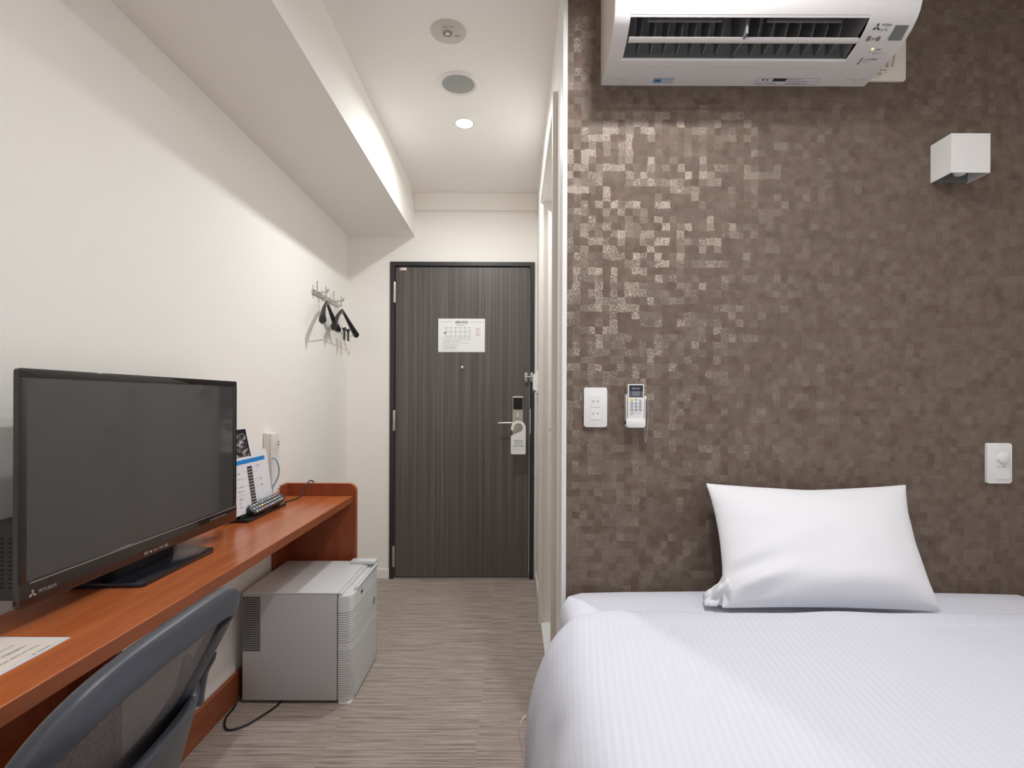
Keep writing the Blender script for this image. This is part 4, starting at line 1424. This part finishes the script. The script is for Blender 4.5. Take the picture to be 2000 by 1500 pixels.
# vent grid on the side
bm = B()
gx0, gx1, gz0, gz1 = FX0 + 0.003, FX0 + 0.068, 0.198, 0.404
patch(bm, (gx0, FY0, gz0), (1, 0, 0), (0, 0, 1), 0, gx1 - gx0, 0, gz1 - gz0, 0.0006)
vg = obj('vent_grille', bm, pm('vent_dark', (0.015, 0.013, 0.012), 0.8), body)
bm = B()
for k in range(11):
    xx = gx0 + (gx1 - gx0) * k / 10
    patch(bm, (xx - 0.0006, FY0 - 0.0006, gz0), (1, 0, 0), (0, 0, 1), 0, 0.0012, 0, gz1 - gz0, 0.0008)
for k in range(25):
    zz = gz0 + (gz1 - gz0) * k / 24
    patch(bm, (gx0, FY0 - 0.0006, zz - 0.0012), (1, 0, 0), (0, 0, 1), 0, gx1 - gx0, 0, 0.0020, 0.0008)
obj('grille_bars', bm, M_fridge_side, vg)
for xx in (FX0 + 0.03, FX1 - 0.03):
    for yy in (FY0 + 0.03, FY1 - 0.03):
        obj('foot', lathe(B(), [(0.012, 0.0), (0.012, 0.0125)], (xx, yy, 0), 'z', 14), M_black, fr)
bm = B()
prism(bm, rrect(FX1 + 0.004, DXF - 0.004, FY0 - 0.004, FY0 + 0.06, 0.012), 'z', 0.0008, FZ0 - 0.005)
obj('kick_bracket', bm, M_plastic, fr)
bm = B()
tube(bm, smooth_path([(-1.025, 2.00, 0.03), (-1.03, 1.97, 0.006), (-1.024, 1.90, 0.0045), (-0.985, 1.84, 0.0045), (-0.935, 1.865, 0.0045), (-0.895, 1.94, 0.0045), (-0.875, 2.00, 0.005), (-0.88, 2.06, 0.0055)], 6), 0.0036, 8)
obj('power_cord', bm, M_black, fr, 60)

# ------------------------------------------------------------------ coat rack and hangers
rk = thing('coat_rack', 'small brushed metal hook rail on the white left wall', 'coat rack', (XL, 3.0, 1.71))
bm = B()
box(bm, XL + 0.001, XL + 0.007, 2.79, 3.205, 1.700, 1.726, 0.001)
obj('rail', bm, M_steel, rk)
for yy in (2.80, 2.93, 3.06, 3.19):
    bm = B()
    box(bm, XL + 0.007, XL + 0.026, yy - 0.005, yy + 0.005, 1.703, 1.709, 0.001)
    box(bm, XL + 0.022, XL + 0.027, yy - 0.005, yy + 0.005, 1.703, 1.768, 0.001)
    obj('hook', bm, M_steel, rk)
bm = B()
for yy in (2.87, 3.13):
    tube(bm, smooth_path([(XL + 0.007, yy, 1.722), (XL + 0.035, yy, 1.724), (XL + 0.055, yy, 1.728), (XL + 0.060, yy, 1.742)], 5), 0.004, 8)
obj('hook', bm, M_steel, rk, 60)

def hanger_parts(o):
    """Suit hanger in its own plane: wide direction = local Y, thickness = local X; origin at the hook's top."""
    org = ORG[o.name]
    bm = B()
    pts = smooth_path([(0, -0.014, -0.006), (0, -0.008, 0.002), (0, 0.004, 0.003), (0, 0.012, -0.010), (0, 0.008, -0.026), (0, 0.0, -0.042), (0, 0.0, -0.062)], 6)
    tube(bm, [org + p for p in pts], 0.0016, 8)
    obj('hook', bm, M_steel, o, 60)
    bm = B()
    top = []
    for k in range(-10, 11):
        y_ = k / 10 * 0.185
        z_ = -0.066 - 0.118 * (abs(k) / 10) ** 1.25
        top.append((y_, z_, abs(k) / 10))
    path, fr_ = [], []
    for (y_, z_, a_) in top:
        path.append(org + Vector((0.020 * a_ * a_, y_, z_)))
        fr_.append(a_)
    rings = []
    for q, a_ in zip(path, fr_):
        hw = 0.006 + 0.013 * a_ ** 1.5
        hh = 0.013 + 0.006 * a_
        rings.append([bm.verts.new(q + Vector((hw * math.cos(t_), 0, hh * math.sin(t_)))) for t_ in [2 * math.pi * i / 12 for i in range(12)]])
    for i in range(len(rings) - 1):
        for k in range(12):
            bm.faces.new([rings[i][k], rings[i][(k + 1) % 12], rings[i + 1][(k + 1) % 12], rings[i + 1][k]])
    bm.faces.new(rings[0]); bm.faces.new(list(reversed(rings[-1])))
    obj('shoulders', bm, M_black, o, 60)
    bm = B()
    tube(bm, [org + Vector((0.016, -0.165, -0.175)), org + Vector((0.004, -0.15, -0.198)), org + Vector((0.004, 0.15, -0.198)), org + Vector((0.016, 0.165, -0.175))], 0.0022, 8)
    obj('trouser_bar', bm, M_steel, o, 60)

h1 = thing('clothes_hanger', 'black suit hanger on the rack, nearer of the two, without clips', 'hanger', (XL + 0.052, 2.87, 1.732), 'black hangers on the coat rack', rz=0)
hanger_parts(h1)
h1.rotation_euler = (0, 0, math.radians(7))
h2 = h1.copy()
COL.objects.link(h2)
h2.location = (XL + 0.052, 3.13, 1.732)
h2.rotation_euler = (0, 0, math.radians(-2))
h2['label'] = 'black suit hanger on the rack with two trouser clips, nearer the door'
for hp in list(h1.children):
    c2 = hp.copy(); COL.objects.link(c2); c2.parent = h2
ORG[h2.name] = Vector((0, 0, 0))
for yy in (0.02, 0.085):
    bm = B()
    prism(bm, [(-0.006, -0.165), (0.003, -0.185), (0.0035, -0.235), (0.009, -0.235), (0.0085, -0.185), (0.014, -0.160), (0.009, -0.160), (0.005, -0.178), (-0.002, -0.162)], 'y', yy - 0.012, yy + 0.012)
    obj('clip', bm, M_black, h2)

# ------------------------------------------------------------------ things on the entrance door
nt_ = thing('evacuation_notice', 'white evacuation route notice with floor plan, on the dark door', 'notice', (-0.33, YB, 1.56))
nx0, nx1, nz0, nz1 = -0.484, -0.185, 1.452, 1.666
ny = YB + 0.0025
obj('notice_sheet', box(B(), nx0, nx1, ny, ny + 0.0012, nz0, nz1), M_paper, nt_)
NW = nx1 - nx0
Rx, Uz = (1, 0, 0), (0, 0, 1)
bm = B()
o_ = (nx0, ny, nz0)
patch(bm, o_, Rx, Uz, 0.012, 0.095, 0.192, 0.1935, 0.0004)
patch(bm, o_, Rx, Uz, 0.205, 0.290, 0.1915, 0.193, 0.0004)
for k in range(6):
    xx = 0.050 + 0.0305 * k
    patch(bm, o_, Rx, Uz, xx - 0.0008, xx + 0.0008, 0.102, 0.156, 0.0004)
    patch(bm, o_, Rx, Uz, xx - 0.0035, xx + 0.0035, 0.154, 0.158, 0.0004)
    patch(bm, o_, Rx, Uz, xx - 0.003, xx + 0.003, 0.099, 0.1025, 0.0004)
for zz in (0.128, 0.132, 0.102, 0.156):
    patch(bm, o_, Rx, Uz, 0.040, 0.204, zz, zz + 0.0008, 0.0004)
patch(bm, o_, Rx, Uz, 0.036, 0.050, 0.116, 0.127, 0.0004)
obj('floor_plan', bm, M_ink_grey, nt_)
lettering('lettering', [('\u907f\u96e3\u7d4c\u8def\u56f3', (nx0 + 0.107, ny, nz0 + 0.184), 0.0185, 0.9), ('Evacuation Route', (nx0 + 0.116, ny, nz0 + 0.169), 0.0085, 0.9)], M_ink, nt_, Rx, Uz, 0.0006)
it = [('\u4e00\u3001\u706b\u707d\u306e\u6642\u306f\u30a8\u30ec\u30d9\u30fc\u30bf\u30fc\u3092\u4f7f\u7528\u3057\u306a\u3044\u3067\u304f\u3060\u3055\u3044', 0.088, 0.0085),
      ('Please do not use the elevator in case of fire or earthquake. Follow the instructions.', 0.078, 0.0062),
      ('\u4e00\u3001\u907f\u96e3\u306f\u3042\u308f\u3066\u305a\u306b\u4f4e\u3044\u59ff\u52e2\u3067', 0.066, 0.0085),
      ('Keep calm and evacuate according to the staff. Do not go back to your room.', 0.055, 0.0062),
      ('\u4e00\u3001\u5bdd\u30bf\u30d0\u30b3\u306f\u304a\u3084\u3081\u304f\u3060\u3055\u3044', 0.043, 0.0085),
      ('Please do not smoke in bed. Thank you.', 0.033, 0.0062),
      ('\u4e00\u3001\u975e\u5e38\u53e3\u3092\u3054\u78ba\u8a8d\u304f\u3060\u3055\u3044', 0.023, 0.0085),
      ('Please confirm the nearest emergency exit.', 0.013, 0.0062)]
lettering('lettering', [(s_, (nx0 + 0.025, ny, nz0 + z_), sz, 0.9) for s_, z_, sz in it], M_ink_grey, nt_, Rx, Uz, 0.0006)
lettering('lettering', [(s_, (nx0 + 0.240, ny, nz0 + z_), 0.0095, 0.8) for s_, z_ in (('\u907f\u96e3\u7d4c\u8def', 0.147), ('\u73fe\u5728\u5730', 0.136), ('\u975e\u5e38\u53e3', 0.125), ('\u6d88\u706b\u5668', 0.114), ('\u907f\u96e3\u5668\u5177', 0.103))], M_ink_pink, nt_, Rx, Uz, 0.0006)

dh = thing('door_hanger_sign', 'white do not disturb card hanging from the door lever', 'sign', (0.03, YB - 0.06, 0.9))
cxh, sy0 = 0.034, YB - 0.0655
bm = B()
xa, xb, zb, zt_ = cxh - 0.050, cxh + 0.043, 0.805, 0.925
# body outline: card with a hook shaped top, opening to the left
hc = Vector((cxh - 0.003, 0.972))
ro, ri = 0.046, 0.028
pts = [(xa + 0.004, zb), (xb - 0.004, zb), (xb, zb + 0.004), (xb, hc.y)]
for k in range(0, 11):
    a = math.radians(0 + 17.2 * k)
    pts.append((hc.x + ro * math.cos(a), hc.y + ro * math.sin(a)))
pts += [(hc.x - ro - 0.001, hc.y - 0.012), (hc.x - ro + 0.008, hc.y - 0.018), (hc.x - ri - 0.002, hc.y - 0.014)]
for k in range(10, -4, -1):
    a = math.radians(17.2 * k)
    pts.append((hc.x + ri * math.cos(a), hc.y + ri * math.sin(a)))
pts += [(xa, zt_ - 0.004), (xa, zb + 0.004)]
prism(bm, pts, 'y', sy0, sy0 + 0.0015)
obj('card', bm, M_paper, dh)
lettering('lettering', [('PLEASE', (cxh - 0.031, sy0, 0.884), 0.0165, 1.05), ("DON'T", (cxh - 0.026, sy0, 0.868), 0.0165, 1.05), ('DISTURB', (cxh - 0.036, sy0, 0.851), 0.0165, 1.05), ('\u8d77\u3053\u3055\u306a\u3044\u3067\u304f\u3060\u3055\u3044', (cxh - 0.038, sy0, 0.834), 0.0075)], M_ink, dh, Rx, Uz, 0.0004)

# card key switch and wall switch on the right corridor wall
o = thing('card_switch', 'white key card power switch on the right corridor wall beside the door', 'switch', (XC, 3.27, 1.23))
bm = B()
prism(bm, rrect(3.215, 3.30, 1.185, 1.325, 0.006), 'x', XC - 0.010, XC - 0.0005, bevel=0.002)
obj('cover_plate', bm, M_plastic, o, 40)
bm = B()
prism(bm, [(XC - 0.010, 1.20), (XC - 0.030, 1.21), (XC - 0.030, 1.30), (XC - 0.010, 1.315)], 'y', 3.225, 3.29)
obj('card_pocket', bm, M_plastic, o, 40)
obj('card_slot', box(B(), XC - 0.0285, XC - 0.013, 3.235, 3.280, 1.196, 1.2015), M_ink_grey, o)
o = thing('light_switch', 'white light switch plate on the right corridor wall next to the bathroom casing', 'switch', (XC, 2.83, 1.4))
bm = B()
prism(bm, rrect(2.795, 2.865, 1.33, 1.45, 0.006), 'x', XC - 0.009, XC - 0.0005, bevel=0.002)
obj('cover_plate', bm, M_plastic, o, 40)
bm = B()
box(bm, XC - 0.0125, XC - 0.0085, 2.812, 2.848, 1.352, 1.388, 0.001)
obj('rocker', bm, M_plastic, o)
bm = B()
box(bm, XC - 0.0125, XC - 0.0085, 2.812, 2.848, 1.392, 1.428, 0.001)
obj('rocker', bm, M_plastic, o)

# ------------------------------------------------------------------ office chair
ch = thing('office_chair', 'black mesh back office chair pulled up to the desk', 'chair', (-0.62, 0.62, 0))
YC = 0.665
def back_pt(v, w):
    """v = height z, w = offset from chair centre (world Y): gives point on the curved backrest."""
    ts = (v - 0.50) / 0.37
    x = -0.425 - 0.20 * (1 - ts) ** 1.2 if ts < 1 else -0.425 + 0.02 * (ts - 1)
    x += 0.012 * (1 - (w / 0.22) ** 2) - 0.008 - 0.03 * w     # wraps forward at the sides, slightly turned
    return Vector((x, YC + w, v))
# outer loop of the frame
HW, ZT, ZB2 = 0.208, 0.866, 0.55
loop = []
def sup(a):
    ca, sa = math.cos(a), math.sin(a)
    e = 0.5
    w = math.copysign(abs(ca) ** e, ca)
    h = math.copysign(abs(sa) ** e, sa)
    zc, hh = (ZT + ZB2) / 2, (ZT - ZB2) / 2
    z = zc + hh * h
    # top edge slightly arched
    wtop = HW * (1 - 0.06 * (0.5 - 0.5 * h))
    return w * wtop, z + 0.006 * (1 - w * w) * max(0, h)
N = 72
bm = B()
pts, frames = [], []
for k in range(N):
    a = 2 * math.pi * k / N
    w, z = sup(a)
    w2, z2 = sup(a + 0.02)
    w0, z0 = sup(a - 0.02)
    p = back_pt(z, w)
    tg = (back_pt(z2, w2) - back_pt(z0, w0)).normalized()
    ax = Vector((1, 0, 0.25)).normalized()
    inn = tg.cross(ax).normalized()
    cen = back_pt((ZT + ZB2) / 2, 0)
    if inn.dot(cen - p) < 0: inn = -inn
    ax2 = inn.cross(tg).normalized()
    if ax2.x < 0: ax2 = -ax2
    pts.append(p); frames.append((inn, ax2))
sec = [(-0.004, -0.010), (0.018, -0.014), (0.034, -0.006), (0.040, 0.004), (0.034, 0.009), (0.012, 0.013), (-0.001, 0.011), (-0.006, 0.001)]
sweep(bm, pts, sec, frames, closed=True)
cf = obj('back_frame', bm, M_chair, ch, 50)
sm_ = cf.modifiers.new('subsurf', 'SUBSURF'); sm_.levels = 1; sm_.render_levels = 2
# mesh panel
bm = B()
uvl = bm.loops.layers.uv.new('UVMap')
nu, nv = 28, 20
cen_z = (ZT + ZB2) / 2
grid = []
for i in range(nu + 1):
    row = []
    for j in range(nv + 1):
        u_, v_ = i / nu * 2 - 1, j / nv * 2 - 1
        # map square to superellipse interior
        w = u_ * (HW - 0.022) * (1 - 0.03 * v_ * v_)
        z = cen_z + v_ * ((ZT - ZB2) / 2 - 0.016) + 0.004 * (1 - u_ * u_) * max(0, v_)
        rr = 0.06
        dx_, dz_ = max(0, abs(u_) - 0.72) / 0.28, max(0, abs(v_) - 0.62) / 0.38
        sh = 1 - 0.10 * dx_ * dz_
        row.append((bm.verts.new(back_pt(cen_z + (z - cen_z) * sh, w * sh) + Vector((0.002, 0, 0))), (u_ * 0.5 + 0.5, v_ * 0.5 + 0.5)))
    grid.append(row)
for i in range(nu):
    for j in range(nv):
        q = [grid[i][j], grid[i + 1][j], grid[i + 1][j + 1], grid[i][j + 1]]
        f = bm.faces.new([a[0] for a in q])
        for lp, a in zip(f.loops, q):
            lp[uvl].uv = a[1]
obj('mesh_back', bm, M_mesh, ch, 180)
# rear carrier shell: a wide band behind the lower back with two rising arms
bm = B()
def shell(a, b):
    w = (a * 2 - 1)
    W = 0.232 * w
    top = 0.662 + 0.060 * max(0, (abs(w) - 0.84) / 0.16) ** 1.2 + 0.014 * (1 - w * w)
    bot = 0.47 + 0.05 * w * w
    z = bot + (top - bot) * b
    x = -0.470 - 0.030 * abs(w) ** 2.6 - 0.045 * (1 - b) - 0.02 * w
    if abs(w) > 0.9:
        x -= 0.02 * (abs(w) - 0.9) / 0.1
    return Vector((x, YC + W, z))
grid_surf(bm, shell, 40, 10)
sh_ = obj('back_carrier', bm, M_chair, ch, 180)
so = sh_.modifiers.new('thickness', 'SOLIDIFY'); so.thickness = 0.016; so.offset = -1
bv = sh_.modifiers.new('bevel', 'BEVEL'); bv.width = 0.004; bv.segments = 2
for s_ in (-1, 1):
    bm = B()
    P_ = smooth_path([(-0.515 - 0.02 * s_, YC + s_ * 0.228, 0.64), (-0.502 - 0.02 * s_, YC + s_ * 0.226, 0.69), (-0.488 - 0.010 * s_, YC + s_ * 0.213, 0.722), (-0.482 - 0.006 * s_, YC + s_ * 0.205, 0.738)], 5)
    tube(bm, P_, [0.016 - 0.012 * k / (len(P_) - 1) for k in range(len(P_))], 10)
    obj('support_arm', bm, M_chair, ch, 60)
# seat
bm = B()
outl = rrect(-0.99, -0.53, YC - 0.235, YC + 0.235, 0.08, 6)
prism(bm, outl, 'z', 0.40, 0.465, bevel=0.02, seg=3)
obj('seat', bm, M_fabric_black, ch, 50)
bm = B()
tube(bm, smooth_path([(-0.70, YC, 0.385), (-0.52, YC, 0.385), (-0.44, YC, 0.42), (-0.425, YC, 0.50)], 6), 0.02, 10)
obj('back_bracket', bm, M_black, ch, 60)
bm = B()
lathe(bm, [(0.028, 0.09), (0.028, 0.25), (0.018, 0.25), (0.018, 0.40)], (-0.74, YC, 0), 'z', 20)
obj('gas_column', bm, M_black, ch, 40)
for k in range(5):
    a = math.radians(72 * k + 20)
    d_ = Vector((math.cos(a), math.sin(a), 0))
    c_ = Vector((-0.74, YC, 0))
    bm = B()
    tube(bm, [c_ + d_ * 0.02 + Vector((0, 0, 0.10)), c_ + d_ * 0.15 + Vector((0, 0, 0.085)), c_ + d_ * 0.245 + Vector((0, 0, 0.07))], [0.022, 0.018, 0.012], 10)
    obj('leg', bm, M_black, ch, 60)
    bm = B()
    q = c_ + d_ * 0.245
    pr_ = Vector((-d_.y, d_.x, 0))
    for s_ in (-1, 1):
        tube(bm, [q + pr_ * 0.006 * s_ + Vector((0, 0, 0.0265)), q + pr_ * 0.022 * s_ + Vector((0, 0, 0.0265))], 0.026, 18)
    obj('caster', bm, M_black, ch, 50)

bpy.context.view_layer.update()
